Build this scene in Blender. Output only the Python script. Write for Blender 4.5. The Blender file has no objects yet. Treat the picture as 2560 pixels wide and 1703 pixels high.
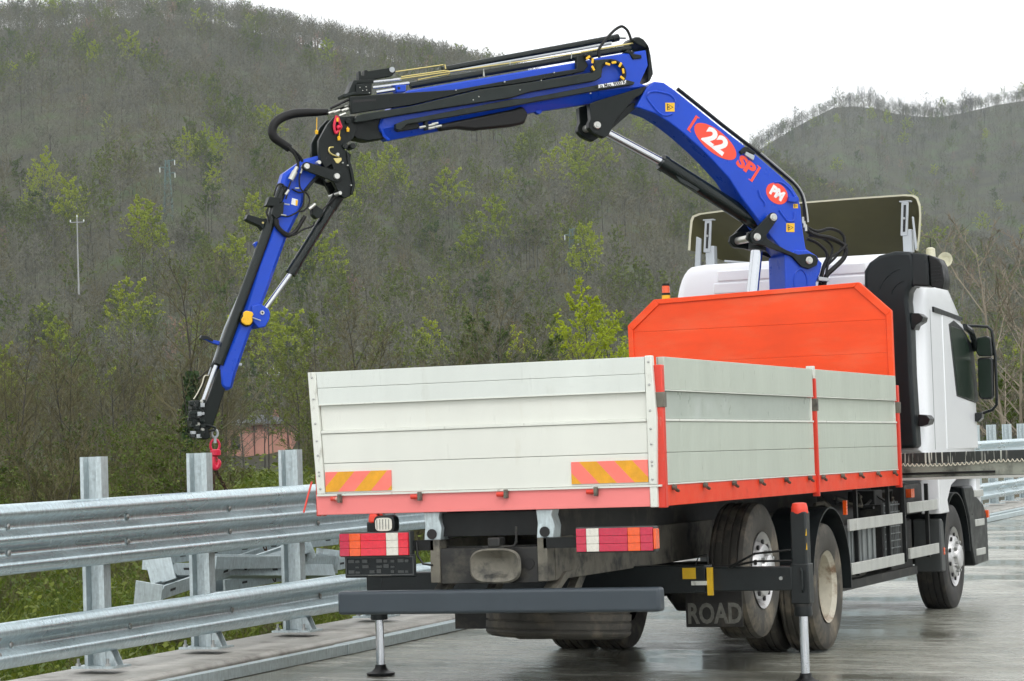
import bpy, math, random
import numpy as np
from mathutils import Vector, Matrix
R = math.radians
SC = bpy.context.scene
COL = SC.collection

# ------------------------------------------------------------------ camera
cam_d = bpy.data.cameras.new('camera')
cam = bpy.data.objects.new('camera', cam_d); COL.objects.link(cam)
cam_d.sensor_width = 36.0; cam_d.lens = 90.84
cam_d.clip_start = 0.1; cam_d.clip_end = 6000
YAW, PIT, ROL = R(21.458), R(2.69), R(1.853)
_f = Vector((-math.sin(YAW)*math.cos(PIT), math.cos(YAW)*math.cos(PIT), math.sin(PIT)))
_r0 = Vector((math.cos(YAW), math.sin(YAW), 0)); _u0 = _r0.cross(_f)
_r = math.cos(ROL)*_r0 - math.sin(ROL)*_u0
_u = math.sin(ROL)*_r0 + math.cos(ROL)*_u0
CAMPOS = Vector((6.572, -16.134, 1.612))
cam.matrix_world = Matrix(((_r.x, _u.x, -_f.x, CAMPOS.x), (_r.y, _u.y, -_f.y, CAMPOS.y), (_r.z, _u.z, -_f.z, CAMPOS.z), (0, 0, 0, 1)))
SC.camera = cam

# ------------------------------------------------------------------ overcast sky, weak broad sun, exposure
SUN_EL, SUN_AZ = R(48), R(150)          # behind the camera, from the right
world = bpy.data.worlds.new('World'); SC.world = world; world.use_nodes = True
wn, wl = world.node_tree.nodes, world.node_tree.links
wn.clear()
sky = wn.new('ShaderNodeTexSky'); sky.sky_type = 'NISHITA'; sky.sun_disc = False
sky.sun_elevation = SUN_EL; sky.sun_rotation = SUN_AZ; sky.air_density = 1.0; sky.dust_density = 4.0
hsv = wn.new('ShaderNodeHueSaturation'); hsv.inputs['Saturation'].default_value = 0.12
mixw = wn.new('ShaderNodeMix'); mixw.data_type = 'RGBA'; mixw.inputs[0].default_value = 0.85
mixw.inputs[7].default_value = (14.2, 14.3, 14.3, 1)
bg = wn.new('ShaderNodeBackground'); bg.inputs['Strength'].default_value = 0.12
wo = wn.new('ShaderNodeOutputWorld')
wl.new(sky.outputs[0], hsv.inputs['Color']); wl.new(hsv.outputs[0], mixw.inputs[6])
wl.new(mixw.outputs[2], bg.inputs['Color']); wl.new(bg.outputs[0], wo.inputs['Surface'])
sun_d = bpy.data.lights.new('sun', 'SUN'); sun_d.energy = 0.9; sun_d.angle = R(25); sun_d.color = (1.0, 0.98, 0.95)
sun = bpy.data.objects.new('sun', sun_d); COL.objects.link(sun)
sun.rotation_euler = (R(90)-SUN_EL, 0, R(180)-SUN_AZ)
vs = SC.view_settings
vs.view_transform = 'Standard'; vs.look = 'None'; vs.exposure = -0.10; vs.gamma = 1.0
cy = SC.cycles
cy.use_denoising = True
cy.use_adaptive_sampling = True; cy.adaptive_threshold = 0.03
cy.max_bounces = 5; cy.diffuse_bounces = 2; cy.glossy_bounces = 3; cy.transmission_bounces = 3; cy.transparent_max_bounces = 12; cy.volume_bounces = 0
cy.caustics_reflective = False; cy.caustics_refractive = False

# ------------------------------------------------------------------ materials
MATS = {}
def mat(name, col, rough=0.5, metal=0.0, var=0.0, vscale=3.0, stretch=(1, 1, 1), col2=None, c2lo=0.5, c2hi=0.7, c2scale=4.0,
        bump=0.0, bscale=60.0, rvar=0.0, rscale=8.0, spec=0.5, coat=0.0, emit=None):
    m = bpy.data.materials.new(name); m.use_nodes = True
    nt = m.node_tree; n, l = nt.nodes, nt.links
    b = n['Principled BSDF']
    b.inputs['Roughness'].default_value = rough; b.inputs['Metallic'].default_value = metal
    b.inputs['Specular IOR Level'].default_value = spec
    if coat: b.inputs['Coat Weight'].default_value = coat; b.inputs['Coat Roughness'].default_value = 0.08
    tc = n.new('ShaderNodeTexCoord'); mp = n.new('ShaderNodeMapping'); mp.inputs['Scale'].default_value = stretch
    l.new(tc.outputs['Object'], mp.inputs['Vector'])
    def noise(sc, det=5, rg=0.6, src=None):
        t = n.new('ShaderNodeTexNoise'); t.inputs['Scale'].default_value = sc; t.inputs['Detail'].default_value = det
        t.inputs['Roughness'].default_value = rg; l.new((src or mp).outputs[0], t.inputs['Vector']); return t
    def ramp(src, lo, hi, a=0.0, c=1.0):
        r = n.new('ShaderNodeMapRange'); r.inputs[1].default_value = lo; r.inputs[2].default_value = hi
        r.inputs[3].default_value = a; r.inputs[4].default_value = c; l.new(src, r.inputs[0]); return r
    b.inputs['Base Color'].default_value = (*col, 1)
    last = None
    if var:
        t = noise(vscale); r = ramp(t.outputs['Fac'], 0.3, 0.7, 1-var, 1+var)
        mx = n.new('ShaderNodeMix'); mx.data_type = 'RGBA'; mx.blend_type = 'MULTIPLY'; mx.inputs[0].default_value = 1
        mx.inputs[6].default_value = (*col, 1); l.new(r.outputs[0], mx.inputs[7]); last = mx.outputs[2]
    if col2 is not None:
        t = noise(c2scale, 7, 0.65); r = ramp(t.outputs['Fac'], c2lo, c2hi)
        mx = n.new('ShaderNodeMix'); mx.data_type = 'RGBA'; l.new(r.outputs[0], mx.inputs[0])
        if last: l.new(last, mx.inputs[6])
        else: mx.inputs[6].default_value = (*col, 1)
        mx.inputs[7].default_value = (*col2, 1); last = mx.outputs[2]
    if last: l.new(last, b.inputs['Base Color'])
    if rvar:
        t = noise(rscale); r = ramp(t.outputs['Fac'], 0.3, 0.7, max(0.02, rough-rvar), min(1, rough+rvar)); l.new(r.outputs[0], b.inputs['Roughness'])
    if bump:
        t = noise(bscale, 3); bp = n.new('ShaderNodeBump'); bp.inputs['Strength'].default_value = bump; bp.inputs['Distance'].default_value = 0.01
        l.new(t.outputs['Fac'], bp.inputs['Height']); l.new(bp.outputs[0], b.inputs['Normal'])
    if emit: b.inputs['Emission Color'].default_value = (*emit, 1); b.inputs['Emission Strength'].default_value = 1
    MATS[name] = m
    return m

# ------------------------------------------------------------------ mesh helper
class MB:
    def __init__(s): s.v = []; s.f = []
    def add(s, v, f):
        o = len(s.v); s.v += [tuple(p) for p in v]; s.f += [tuple(i+o for i in q) for q in f]; return s
    def box(s, x0, x1, y0, y1, z0, z1):
        v = [(x, y, z) for x in (x0, x1) for y in (y0, y1) for z in (z0, z1)]
        return s.add(v, [(0, 1, 3, 2), (4, 6, 7, 5), (0, 4, 5, 1), (2, 3, 7, 6), (0, 2, 6, 4), (1, 5, 7, 3)])
    def prism(s, pts, a0, a1, axis='y'):
        """polygon of 2-D points extruded along an axis; y: pts are (x,z), x: (y,z), z: (x,y)"""
        def P(p, a): return {'y': (p[0], a, p[1]), 'x': (a, p[0], p[1]), 'z': (p[0], p[1], a)}[axis]
        n = len(pts); A = sum(pts[i][0]*pts[(i+1) % n][1]-pts[(i+1) % n][0]*pts[i][1] for i in range(n))
        v = [P(p, a0) for p in pts]+[P(p, a1) for p in pts]
        f = [tuple(range(n)), tuple(range(2*n-1, n-1, -1))]+[(i, n+i, n+(i+1) % n, (i+1) % n) for i in range(n)]
        flip = (A > 0) == (axis in 'xz') if a1 > a0 else (A > 0) != (axis in 'xz')
        if flip: f = [tuple(reversed(q)) for q in f]
        return s.add(v, f)
    def tube(s, pts, r, n=8, cap=True, r1=None):
        pts = [Vector(p) for p in pts]; N = len(pts); v = []; f = []
        t0 = (pts[1]-pts[0]).normalized(); up = Vector((0, 0, 1)) if abs(t0.z) < 0.9 else Vector((1, 0, 0))
        nrm = t0.cross(up).normalized()
        for i, p in enumerate(pts):
            t = (pts[min(i+1, N-1)]-pts[max(i-1, 0)]).normalized()
            nrm = (nrm-t*nrm.dot(t)).normalized(); bn = t.cross(nrm)
            rr = r if r1 is None else r+(r1-r)*i/(N-1)
            if isinstance(r, (list, tuple)): rr = r[i]
            for k in range(n):
                a = 2*math.pi*k/n; v.append(p+nrm*math.cos(a)*rr+bn*math.sin(a)*rr)
        for i in range(N-1):
            for k in range(n):
                f.append((i*n+k, i*n+(k+1) % n, (i+1)*n+(k+1) % n, (i+1)*n+k))
        if cap: f += [tuple(range(n-1, -1, -1)), tuple(range((N-1)*n, N*n))]
        return s.add(v, f)
    def cyl(s, a, b, r, n=20): return s.tube([a, b], r, n)
    def lathe(s, prof, n=32, c=(0, 0, 0), axis='x', cap=True):
        """profile of (along axis, radius)"""
        v = []; f = []
        for (a, r) in prof:
            for k in range(n):
                t = 2*math.pi*k/n; p = r*math.cos(t), r*math.sin(t)
                v.append({'x': (c[0]+a, c[1]+p[0], c[2]+p[1]), 'y': (c[0]+p[1], c[1]+a, c[2]+p[0]), 'z': (c[0]+p[0], c[1]+p[1], c[2]+a)}[axis])
        for i in range(len(prof)-1):
            for k in range(n): f.append((i*n+k, i*n+(k+1) % n, (i+1)*n+(k+1) % n, (i+1)*n+k))
        if cap:
            m = len(prof)
            f += [tuple(range(n-1, -1, -1)), tuple(range((m-1)*n, m*n))]
        return s.add(v, f)
    def xf(s, M):
        s.v = [tuple(M @ Vector(p)) for p in s.v]; return s
    def mesh(s, name, m=None, smooth=True, ang=35):
        me = bpy.data.meshes.new(name); me.from_pydata(s.v, [], s.f); me.update()
        if m: me.materials.append(MATS[m] if isinstance(m, str) else m)
        if smooth:
            me.shade_smooth(); me.set_sharp_from_angle(angle=R(ang))
        return me
    def build(s, name, m, parent=None, bev=0.0, seg=2, smooth=True, ang=35, loc=None, rot=None):
        o = bpy.data.objects.new(name, s.mesh(name, m, smooth, ang)); COL.objects.link(o)
        if parent: o.parent = parent
        if loc: o.location = loc
        if rot: o.rotation_euler = rot
        if bev:
            b = o.modifiers.new('bevel', 'BEVEL'); b.width = bev; b.segments = seg; b.limit_method = 'ANGLE'; b.angle_limit = R(40)
        return o

def empty(name, loc=(0, 0, 0), rot=(0, 0, 0), parent=None):
    o = bpy.data.objects.new(name, None); COL.objects.link(o); o.location = loc; o.rotation_euler = rot
    o.empty_display_size = 0.2
    if parent: o.parent = parent
    return o
def tag(o, label=None, cat=None, group=None, kind=None):
    if label: o['label'] = label
    if cat: o['category'] = cat
    if group: o['group'] = group
    if kind: o['kind'] = kind
    return o
def copy_tree(o, parent=None):
    c = o.copy(); COL.objects.link(c); c.parent = parent
    for ch in list(o.children): copy_tree(ch, c)
    return c
def put(me, name, parent=None, loc=(0, 0, 0), rot=(0, 0, 0), scale=(1, 1, 1)):
    o = bpy.data.objects.new(name, me); COL.objects.link(o); o.parent = parent; o.location = loc; o.rotation_euler = rot; o.scale = scale
    return o
def text(name, body, m, parent, M, size=0.1, depth=0.0015, bold=0.0, sx=1.0, shear=0.0):
    """raised lettering: M places its own x/y plane; centred"""
    cu = bpy.data.curves.new(name, 'FONT'); cu.body = body; cu.size = size; cu.extrude = depth; cu.offset = bold
    cu.align_x = 'CENTER'; cu.align_y = 'CENTER'; cu.shear = shear; cu.resolution_u = 3
    t = bpy.data.objects.new(name, cu); COL.objects.link(t)
    me = bpy.data.meshes.new_from_object(t); bpy.data.objects.remove(t); bpy.data.curves.remove(cu)
    me.name = name; me.materials.clear(); me.materials.append(MATS[m])
    me.transform(M @ Matrix.Diagonal((sx, 1, 1, 1)))
    o = bpy.data.objects.new(name, me); COL.objects.link(o); o.parent = parent
    return o

# ================================================================== THE SETTING
# plan directions seen from the bridge: FW looks up the valley, RT to the right
FW = Vector((-math.sin(YAW), math.cos(YAW), 0)); RT = Vector((math.cos(YAW), math.sin(YAW), 0))
GRADE = 0.0085                                    # the deck climbs slightly
def deck(y, x=-3.0): return GRADE*(y-4.5)-0.02*(x-0.5)    # and falls to the right

RIDGE1 = [(-0.3142,0.1697),(-0.2464,0.1718),(-0.1955,0.1741),(-0.1752,0.1744),(-0.1531,0.1771),(-0.1193,0.1753),(-0.1008,0.1706),(-0.0773,0.1634),(-0.0520,0.1578),(-0.0268,0.1532),(-0.0016,0.1468),(0.0235,0.1375),(0.0401,0.1301),(0.0568,0.1228),(0.0818,0.1130),(0.1067,0.1017),(0.1399,0.0870),(0.1731,0.0741),(0.2397,0.0534),(0.3230,0.0338)]
RIDGE2 = [(-0.3156,0.0883),(-0.0459,0.0795),(0.0222,0.0993),(0.0562,0.1067),(0.0800,0.1102),(0.0937,0.1153),(0.1040,0.1213),(0.1161,0.1282),(0.1282,0.1336),(0.1400,0.1340),(0.1517,0.1304),(0.1669,0.1282),(0.1805,0.1302),(0.1907,0.1325),(0.2021,0.1339),(0.2602,0.1374),(0.3275,0.1301)]
def interp(tab, t):
    if t <= tab[0][0]: return tab[0][1]
    for a, b in zip(tab, tab[1:]):
        if t <= b[0]: return a[1]+(b[1]-a[1])*(t-a[0])/(b[0]-a[0])
    return tab[-1][1]
def wob(x, y): return math.sin(x*1.7+y*0.9)+0.6*math.sin(x*3.1-y*2.3+1.3)+0.35*math.sin(x*6.7+y*5.1+0.4)
CRD1, FTD1, CRD2, FTD2 = 930.0, 260.0, 1350.0, 700.0
def ground_z(t, d):
    z = -0.9+max(0, min(1, (d-22)/60))*1.3
    e1 = interp(RIDGE1, t); c1 = e1*CRD1+1.6
    u = (d-FTD1)/(CRD1-FTD1)
    if u > 0:
        if u <= 1: z1 = z+(c1-z)*(0.55*u+0.45*u*u*(3-2*u)) + 5*wob(t*22, d/75)*min(1, u*4)*(1-u)
        else: z1 = max(-3, c1-(u-1)*220)
        z = max(z, z1) if u <= 1 else z1
    e2 = interp(RIDGE2, t); c2 = e2*CRD2+1.6
    u = (d-FTD2)/(CRD2-FTD2)
    if u > 0:
        if u <= 1: z2 = (c2)*(0.5*u+0.5*u*u*(3-2*u)) + 7*wob(t*20+3, d/90)*(1-u)
        else: z2 = max(-3, c2-(u-1)*150)
        z = max(z, z2)
    return z
def at(t, d):
    p = CAMPOS+FW*d+RT*(t*d); return Vector((p.x, p.y, ground_z(t, d)))

# ---- materials of the setting
def ground_mat(name, a, b, c, sc):
    m = bpy.data.materials.new(name); m.use_nodes = True; n, l = m.node_tree.nodes, m.node_tree.links
    bs = n['Principled BSDF']; bs.inputs['Roughness'].default_value = 0.9
    tc = n.new('ShaderNodeTexCoord'); t1 = n.new('ShaderNodeTexNoise'); t1.inputs['Scale'].default_value = sc; t1.inputs['Detail'].default_value = 8
    l.new(tc.outputs['Object'], t1.inputs['Vector'])
    cr = n.new('ShaderNodeValToRGB'); cr.color_ramp.elements[0].position = 0.35; cr.color_ramp.elements[1].position = 0.65
    cr.color_ramp.elements[0].color = (*a, 1); cr.color_ramp.elements[1].color = (*c, 1)
    e = cr.color_ramp.elements.new(0.5); e.color = (*b, 1)
    l.new(t1.outputs['Fac'], cr.inputs[0]); l.new(cr.outputs[0], bs.inputs['Base Color']); MATS[name] = m; return m
ground_mat('hill_soil', (0.035, 0.034, 0.018), (0.055, 0.055, 0.025), (0.05, 0.075, 0.018), 0.08)

def foliage(name, c1, c2, trans=0.35, rough=0.6):
    m = bpy.data.materials.new(name); m.use_nodes = True; n, l = m.node_tree.nodes, m.node_tree.links
    n.remove(n['Principled BSDF']); out = n['Material Output']
    oi = n.new('ShaderNodeObjectInfo'); ge = n.new('ShaderNodeNewGeometry')
    ad = n.new('ShaderNodeMath'); ad.operation = 'MULTIPLY_ADD'; ad.inputs[1].default_value = 0.55; ad.inputs[2].default_value = 0.0
    l.new(ge.outputs['Random Per Island'], ad.inputs[0])
    a2 = n.new('ShaderNodeMath'); a2.operation = 'MULTIPLY_ADD'; a2.inputs[1].default_value = 0.5
    l.new(oi.outputs['Random'], a2.inputs[0]); l.new(ad.outputs[0], a2.inputs[2])
    mx = n.new('ShaderNodeMix'); mx.data_type = 'RGBA'; l.new(a2.outputs[0], mx.inputs[0])
    mx.inputs[6].default_value = (*c1, 1); mx.inputs[7].default_value = (*c2, 1)
    df = n.new('ShaderNodeBsdfPrincipled'); df.inputs['Roughness'].default_value = rough; df.inputs['Specular IOR Level'].default_value = 0.3
    l.new(mx.outputs[2], df.inputs['Base Color'])
    if trans:
        tr = n.new('ShaderNodeBsdfTranslucent'); l.new(mx.outputs[2], tr.inputs['Color'])
        ms = n.new('ShaderNodeMixShader'); ms.inputs[0].default_value = trans
        l.new(df.outputs[0], ms.inputs[1]); l.new(tr.outputs[0], ms.inputs[2]); l.new(ms.outputs[0], out.inputs['Surface'])
    else: l.new(df.outputs[0], out.inputs['Surface'])
    MATS[name] = m; return m
foliage('twig_grey', (0.095, 0.097, 0.066), (0.195, 0.19, 0.138), 0)
foliage('twig_brown', (0.085, 0.077, 0.034), (0.17, 0.152, 0.07), 0)
foliage('twig_pink', (0.24, 0.14, 0.10), (0.36, 0.21, 0.15), 0)
foliage('bark_dark', (0.028, 0.025, 0.02), (0.06, 0.052, 0.04), 0)
foliage('bark_pale', (0.22, 0.19, 0.14), (0.36, 0.31, 0.24), 0)
foliage('leaf_spring', (0.25, 0.33, 0.012), (0.46, 0.52, 0.02))
foliage('leaf_bright', (0.30, 0.40, 0.006), (0.56, 0.62, 0.012))
foliage('leaf_olive', (0.10, 0.145, 0.016), (0.21, 0.26, 0.028))
foliage('leaf_green', (0.05, 0.09, 0.012), (0.13, 0.19, 0.018))
foliage('leaf_ivy', (0.02, 0.05, 0.01), (0.05, 0.10, 0.015))
foliage('grass_blade', (0.055, 0.085, 0.012), (0.19, 0.23, 0.03))
foliage('grass_dry', (0.14, 0.11, 0.05), (0.28, 0.22, 0.10), 0.2)

# ---- trees: a trunk mesh and a crown mesh for each kind
def rdir(rng, d, ang):
    d = d.normalized(); a = Vector((rng.uniform(-1, 1), rng.uniform(-1, 1), rng.uniform(-1, 1)))
    a = (a-d*a.dot(d)).normalized(); return (d*math.cos(ang)+a*math.sin(ang)).normalized()
def strip(mb, a, b, w, rng):
    """a thin twig: a sliver with two crossing faces"""
    d = (b-a); s = d.cross(Vector((rng.uniform(-1, 1), rng.uniform(-1, 1), rng.uniform(-1, 1)))).normalized()*w
    t = d.cross(s).normalized()*w
    mb.add([a-s, a+s, b], [(0, 1, 2)])
    if w < 0.02: mb.add([a-t, a+t, b], [(0, 1, 2)])
def make_tree(seed, H, base=0.3, nb=16, spread=0.42, nsub=6, ntw=7, tw=0.014, r0=0.13, leafs=0, lsize=0.12, up=0.35, stems=1, lean=0.05, ivy=0, lsub=1.0, sides=5):
    rng = random.Random(seed); tr = MB(); cr = MB(); lf = MB()
    ends = []
    for st in range(stems):
        h = H*(1-0.18*st*rng.random()); N = 9; pts = []
        dx, dy = (rng.uniform(-1, 1)*lean+(0.10*math.cos(st*2.4) if stems > 1 else 0), rng.uniform(-1, 1)*lean+(0.10*math.sin(st*2.4) if stems > 1 else 0))
        wx, wy = rng.uniform(0, 6), rng.uniform(0, 6)
        for i in range(N):
            u = i/(N-1); pts.append(Vector((dx*h*u+0.02*h*math.sin(wx+u*5)*u, dy*h*u+0.02*h*math.sin(wy+u*6)*u, h*u*0.97)))
        tr.tube(pts, [r0*(1-0.9*(i/(N-1))**0.8)*(1.25 if i == 0 else 1) for i in range(N)], sides)
        for k in range(nb):
            u = base+(1-base)*(k+rng.random())/nb; q = u*(N-1); i = min(int(q), N-2); p = pts[i].lerp(pts[i+1], q-i)
            a = k*2.4+rng.uniform(-.5, .5); rise = up+0.5*u*rng.random()
            dr = Vector((math.cos(a), math.sin(a), rise)).normalized()
            L = h*spread*(1.15-0.75*((u-base)/(1-base)))*rng.uniform(0.55, 1.1)
            m1 = p+dr*L*0.5+Vector((0, 0, L*0.04)); m2 = p+dr*L+Vector((0, 0, L*0.2))
            rb = r0*0.36*(1.1-u*0.7)
            (tr if k % 3 == 0 else cr).tube([p, m1, m2], [rb, rb*0.6, rb*0.18], 3, cap=False)
            for j in range(nsub):
                v = 0.25+0.75*(j+rng.random())/nsub
                b0 = p.lerp(m1, v*2) if v < 0.5 else m1.lerp(m2, v*2-1)
                d2 = rdir(rng, dr+Vector((0, 0, 0.35)), rng.uniform(0.4, 1.0)); l2 = L*rng.uniform(0.22, 0.5)*(1.2-v*0.5)
                b1 = b0+d2*l2
                strip(cr, b0, b1, max(tw*1.1, rb*0.25), rng); ends.append((b0, b1))
                for w in range(ntw):
                    c0 = b0.lerp(b1, rng.uniform(0.15, 1)); c1 = c0+rdir(rng, d2+Vector((0, 0, 0.3)), rng.uniform(0.3, 1.0))*l2*rng.uniform(0.3, 0.7)
                    strip(cr, c0, c1, tw, rng); ends.append((c0, c1))
    for k in range(leafs):
        a, b = ends[rng.randrange(len(ends))]
        p = a.lerp(b, rng.uniform(0.2, 1.1))+Vector((rng.gauss(0, lsize*.5), rng.gauss(0, lsize*.5), rng.gauss(0, lsize*.5)))
        s = lsize*rng.uniform(0.5, 1.2); n1 = rdir(rng, Vector((0, 0, 1)), rng.uniform(0, 1.4)); x = n1.orthogonal().normalized()*s; y = n1.cross(x)*lsub
        lf.add([p-x-y*.4, p+x*.2-y, p+x+y*.4, p-x*.2+y], [(0, 1, 2, 3)])
    for k in range(ivy):
        u = rng.random()**1.3*0.62; q = u*8; i = min(int(q), 7)
        p = pts[i].lerp(pts[i+1], q-i); a = rng.uniform(0, 6.28); rad = rng.uniform(0.05, 0.45)*(1-u*0.6)
        p = p+Vector((math.cos(a)*rad, math.sin(a)*rad, 0)); s = 0.08*rng.uniform(0.6, 1.4)
        n1 = rdir(rng, Vector((math.cos(a), math.sin(a), 0.6)), 0.7); x = n1.orthogonal().normalized()*s; y = n1.cross(x)
        lf.add([p-x, p-y*.8, p+x, p+y*.8], [(0, 1, 2, 3)])
    return tr, cr, lf
def tree_meshes(name, bark, twig, leaf, **k):
    tr, cr, lf = make_tree(**k)
    a = tr.mesh(name+'_trunk', bark, smooth=False)
    n0 = len(cr.f); cr.add(lf.v, lf.f)
    b = cr.mesh(name+'_crown', twig, smooth=False)
    if leaf and lf.f:
        b.materials.append(MATS[leaf]); mi = np.zeros(len(cr.f), np.int32); mi[n0:] = 1; b.polygons.foreach_set('material_index', mi)
    return a, b

# ---- terrain: one sheet out to the far ridges and beyond
def fan(ts, ds):
    mb = MB(); W_ = len(ds)
    for t in ts:
        for d in ds: mb.v.append(tuple(at(t, d)))
    for i in range(len(ts)-1):
        for j in range(W_-1): mb.f.append((i*W_+j, (i+1)*W_+j, (i+1)*W_+j+1, i*W_+j+1))
    return mb
ts = [-1.3, -0.9, -0.6, -0.45]+[-0.36+0.008*i for i in range(91)]+[0.45, 0.6, 0.9, 1.3]
ds = [3, 10, 16, 20, 25, 32, 40, 50, 65, 85, 110, 150, 200, 240]+[260+22*i for i in range(31)]+[950, 980, 1020, 1070, 1130, 1200, 1270, 1330, 1350, 1380, 1450, 1600]
tag(fan(ts, ds).build('terrain', 'hill_soil', ang=180), kind='structure')

# ---- the far wood on the hillsides: one mass of leafless trees
proto = bpy.data.collections.new('wood_kinds')
FARK = dict(base=0.28, nb=16, nsub=5, ntw=5, tw=0.045, r0=0.105, spread=0.38, up=0.65, sides=3)
kinds = []
for i, (bk, tg, lfm, kw) in enumerate([
        ('twig_grey', 'twig_grey', None, {}), ('bark_dark', 'twig_grey', None, dict(spread=0.44, up=0.5)),
        ('twig_grey', 'twig_grey', None, dict(base=0.45, spread=0.2, up=1.0)), ('twig_brown', 'twig_brown', None, dict(spread=0.42, up=0.5)),
        ('bark_dark', 'twig_brown', 'leaf_olive', dict(leafs=2400, lsize=0.11, spread=0.42)), ('bark_dark', 'twig_grey', 'leaf_spring', dict(leafs=5200, lsize=0.125, base=0.25, spread=0.42)),
        ('bark_dark', 'twig_pink', None, dict(spread=0.3, tw=0.045)), ('bark_dark', 'twig_brown', 'leaf_green', dict(leafs=3200, lsize=0.12, base=0.2, spread=0.4)),
        ('bark_dark', 'bark_dark', None, dict(base=0.5, nb=12, ntw=3, spread=0.17, up=1.5, r0=0.15)), ('bark_dark', 'bark_dark', None, dict(base=0.4, nb=12, ntw=3, spread=0.22, up=1.2, r0=0.13, stems=2))]):
    k = dict(FARK); k.update(kw)
    tr, cr, lf = make_tree(seed=100+i, H=11.0, **k)
    n0 = len(tr.f); tr.add(cr.v, cr.f); n1 = len(tr.f); tr.add(lf.v, lf.f)
    me = tr.mesh('wood_kind', bk, smooth=False); me.materials.append(MATS[tg])
    if lfm: me.materials.append(MATS[lfm])
    mi = np.zeros(len(tr.f), np.int32); mi[n0:n1] = 1; mi[n1:] = 2; me.polygons.foreach_set('material_index', mi)
    o = bpy.data.objects.new('wood_kind_%d' % i, me); proto.objects.link(o)

def scatter(name, label, cat, pts, coll):
    """one object: the kinds of a collection set out on points (x, y, z, turn, size, kind)"""
    me = bpy.data.meshes.new(name); me.from_pydata([p[:3] for p in pts], [], [])
    a = me.attributes.new('turn', 'FLOAT', 'POINT'); a.data.foreach_set('value', [p[3] for p in pts])
    a = me.attributes.new('size', 'FLOAT', 'POINT'); a.data.foreach_set('value', [p[4] for p in pts])
    a = me.attributes.new('sort', 'INT', 'POINT'); a.data.foreach_set('value', [int(p[5]) for p in pts])
    o = bpy.data.objects.new(name, me); COL.objects.link(o)
    g = bpy.data.node_groups.new(name, 'GeometryNodeTree')
    g.interface.new_socket('Geometry', in_out='INPUT', socket_type='NodeSocketGeometry'); g.interface.new_socket('Geometry', in_out='OUTPUT', socket_type='NodeSocketGeometry')
    n, l = g.nodes, g.links
    gi, go = n.new('NodeGroupInput'), n.new('NodeGroupOutput')
    ci = n.new('GeometryNodeCollectionInfo'); ci.inputs['Collection'].default_value = coll; ci.inputs['Separate Children'].default_value = True; ci.inputs['Reset Children'].default_value = True
    ip = n.new('GeometryNodeInstanceOnPoints'); ip.inputs['Pick Instance'].default_value = True
    def na(nm, ty):
        x = n.new('GeometryNodeInputNamedAttribute'); x.data_type = ty; x.inputs['Name'].default_value = nm; return x.outputs['Attribute']
    cx = n.new('ShaderNodeCombineXYZ'); l.new(na('turn', 'FLOAT'), cx.inputs['Z'])
    l.new(gi.outputs[0], ip.inputs['Points']); l.new(ci.outputs[0], ip.inputs['Instance']); l.new(na('sort', 'INT'), ip.inputs['Instance Index'])
    l.new(cx.outputs[0], ip.inputs['Rotation']); l.new(na('size', 'FLOAT'), ip.inputs['Scale']); l.new(ip.outputs[0], go.inputs[0])
    md = o.modifiers.new('scatter', 'NODES'); md.node_group = g
    tag(o, label, cat, kind='stuff'); return o

rng = random.Random(5)
def wood(n, t0, t1, d0, d1, far):
    out = []
    while len(out) < n:
        d = math.sqrt(rng.uniform(d0*d0, d1*d1)); t = rng.uniform(t0, t1)
        if not far and d > CRD1-42: continue
        if far and ground_z(t, d) < 0.2+interp(RIDGE1, t)*d: continue
        p = at(t, d); u = (d-FTD1)/(CRD1-FTD1) if not far else 0.8+0.2*rng.random()
        zone = 0.5+0.5*math.sin(t*31+d*0.012)*math.sin(d*0.021+t*11+1)          # patches of greener wood
        w = [3.2, 2.6, 2.4, 1.8, (2.4-2.2*u)*zone*2.8, (0.6-0.5*u)*zone**2*2.0, 0.10+0.08*(u > .5), (0.7-0.65*u)*zone*1.4]
        if far: w = [3, 3, 2, 1.5, 1.2*zone, 0.45*zone, 0.15, 0.3]
        if d > CRD1-90 and not far: w[4:] = [0.05, 0, 0.05, 0]
        k = rng.choices(range(8), [max(0.0, x) for x in w])[0]
        s = rng.uniform(0.55, 0.98)*(1.2 if k == 5 else 1)*(0.8 if far else 1)
        out.append((p.x, p.y, p.z-0.2, rng.uniform(0, 6.28), s, k))
    return out
pts = wood(10500, -0.27, 0.27, 265, 945, False)
# the crest stands dense against the sky
for i in range(620):
    t = rng.uniform(-0.27, 0.2); d = CRD1+rng.uniform(-45, 4); p = at(t, d)
    pts.append((p.x, p.y, p.z-0.3, rng.uniform(0, 6.28), rng.uniform(0.7, 1.1), rng.choice([8, 8, 9])))
for i in range(700):
    t = rng.uniform(0.02, 0.28); d = CRD2-rng.random()**1.4*130; p = at(t, d)
    if math.sin(t*190)+math.sin(t*83+1)+rng.uniform(-1.2, 1.6) < -0.4: continue        # ragged skyline with gaps
    pts.append((p.x, p.y, p.z-1.2, rng.uniform(0, 6.28), min(1.35, max(0.4, rng.gauss(0.8, 0.24))), rng.choice([0, 1, 3, 0, 8, 9])))
pts += wood(4600, -0.02, 0.30, 760, 1352, True)
scatter('far_wood', 'leafless grey and budding green wood covering the hillsides', 'wood', pts, proto)

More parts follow.
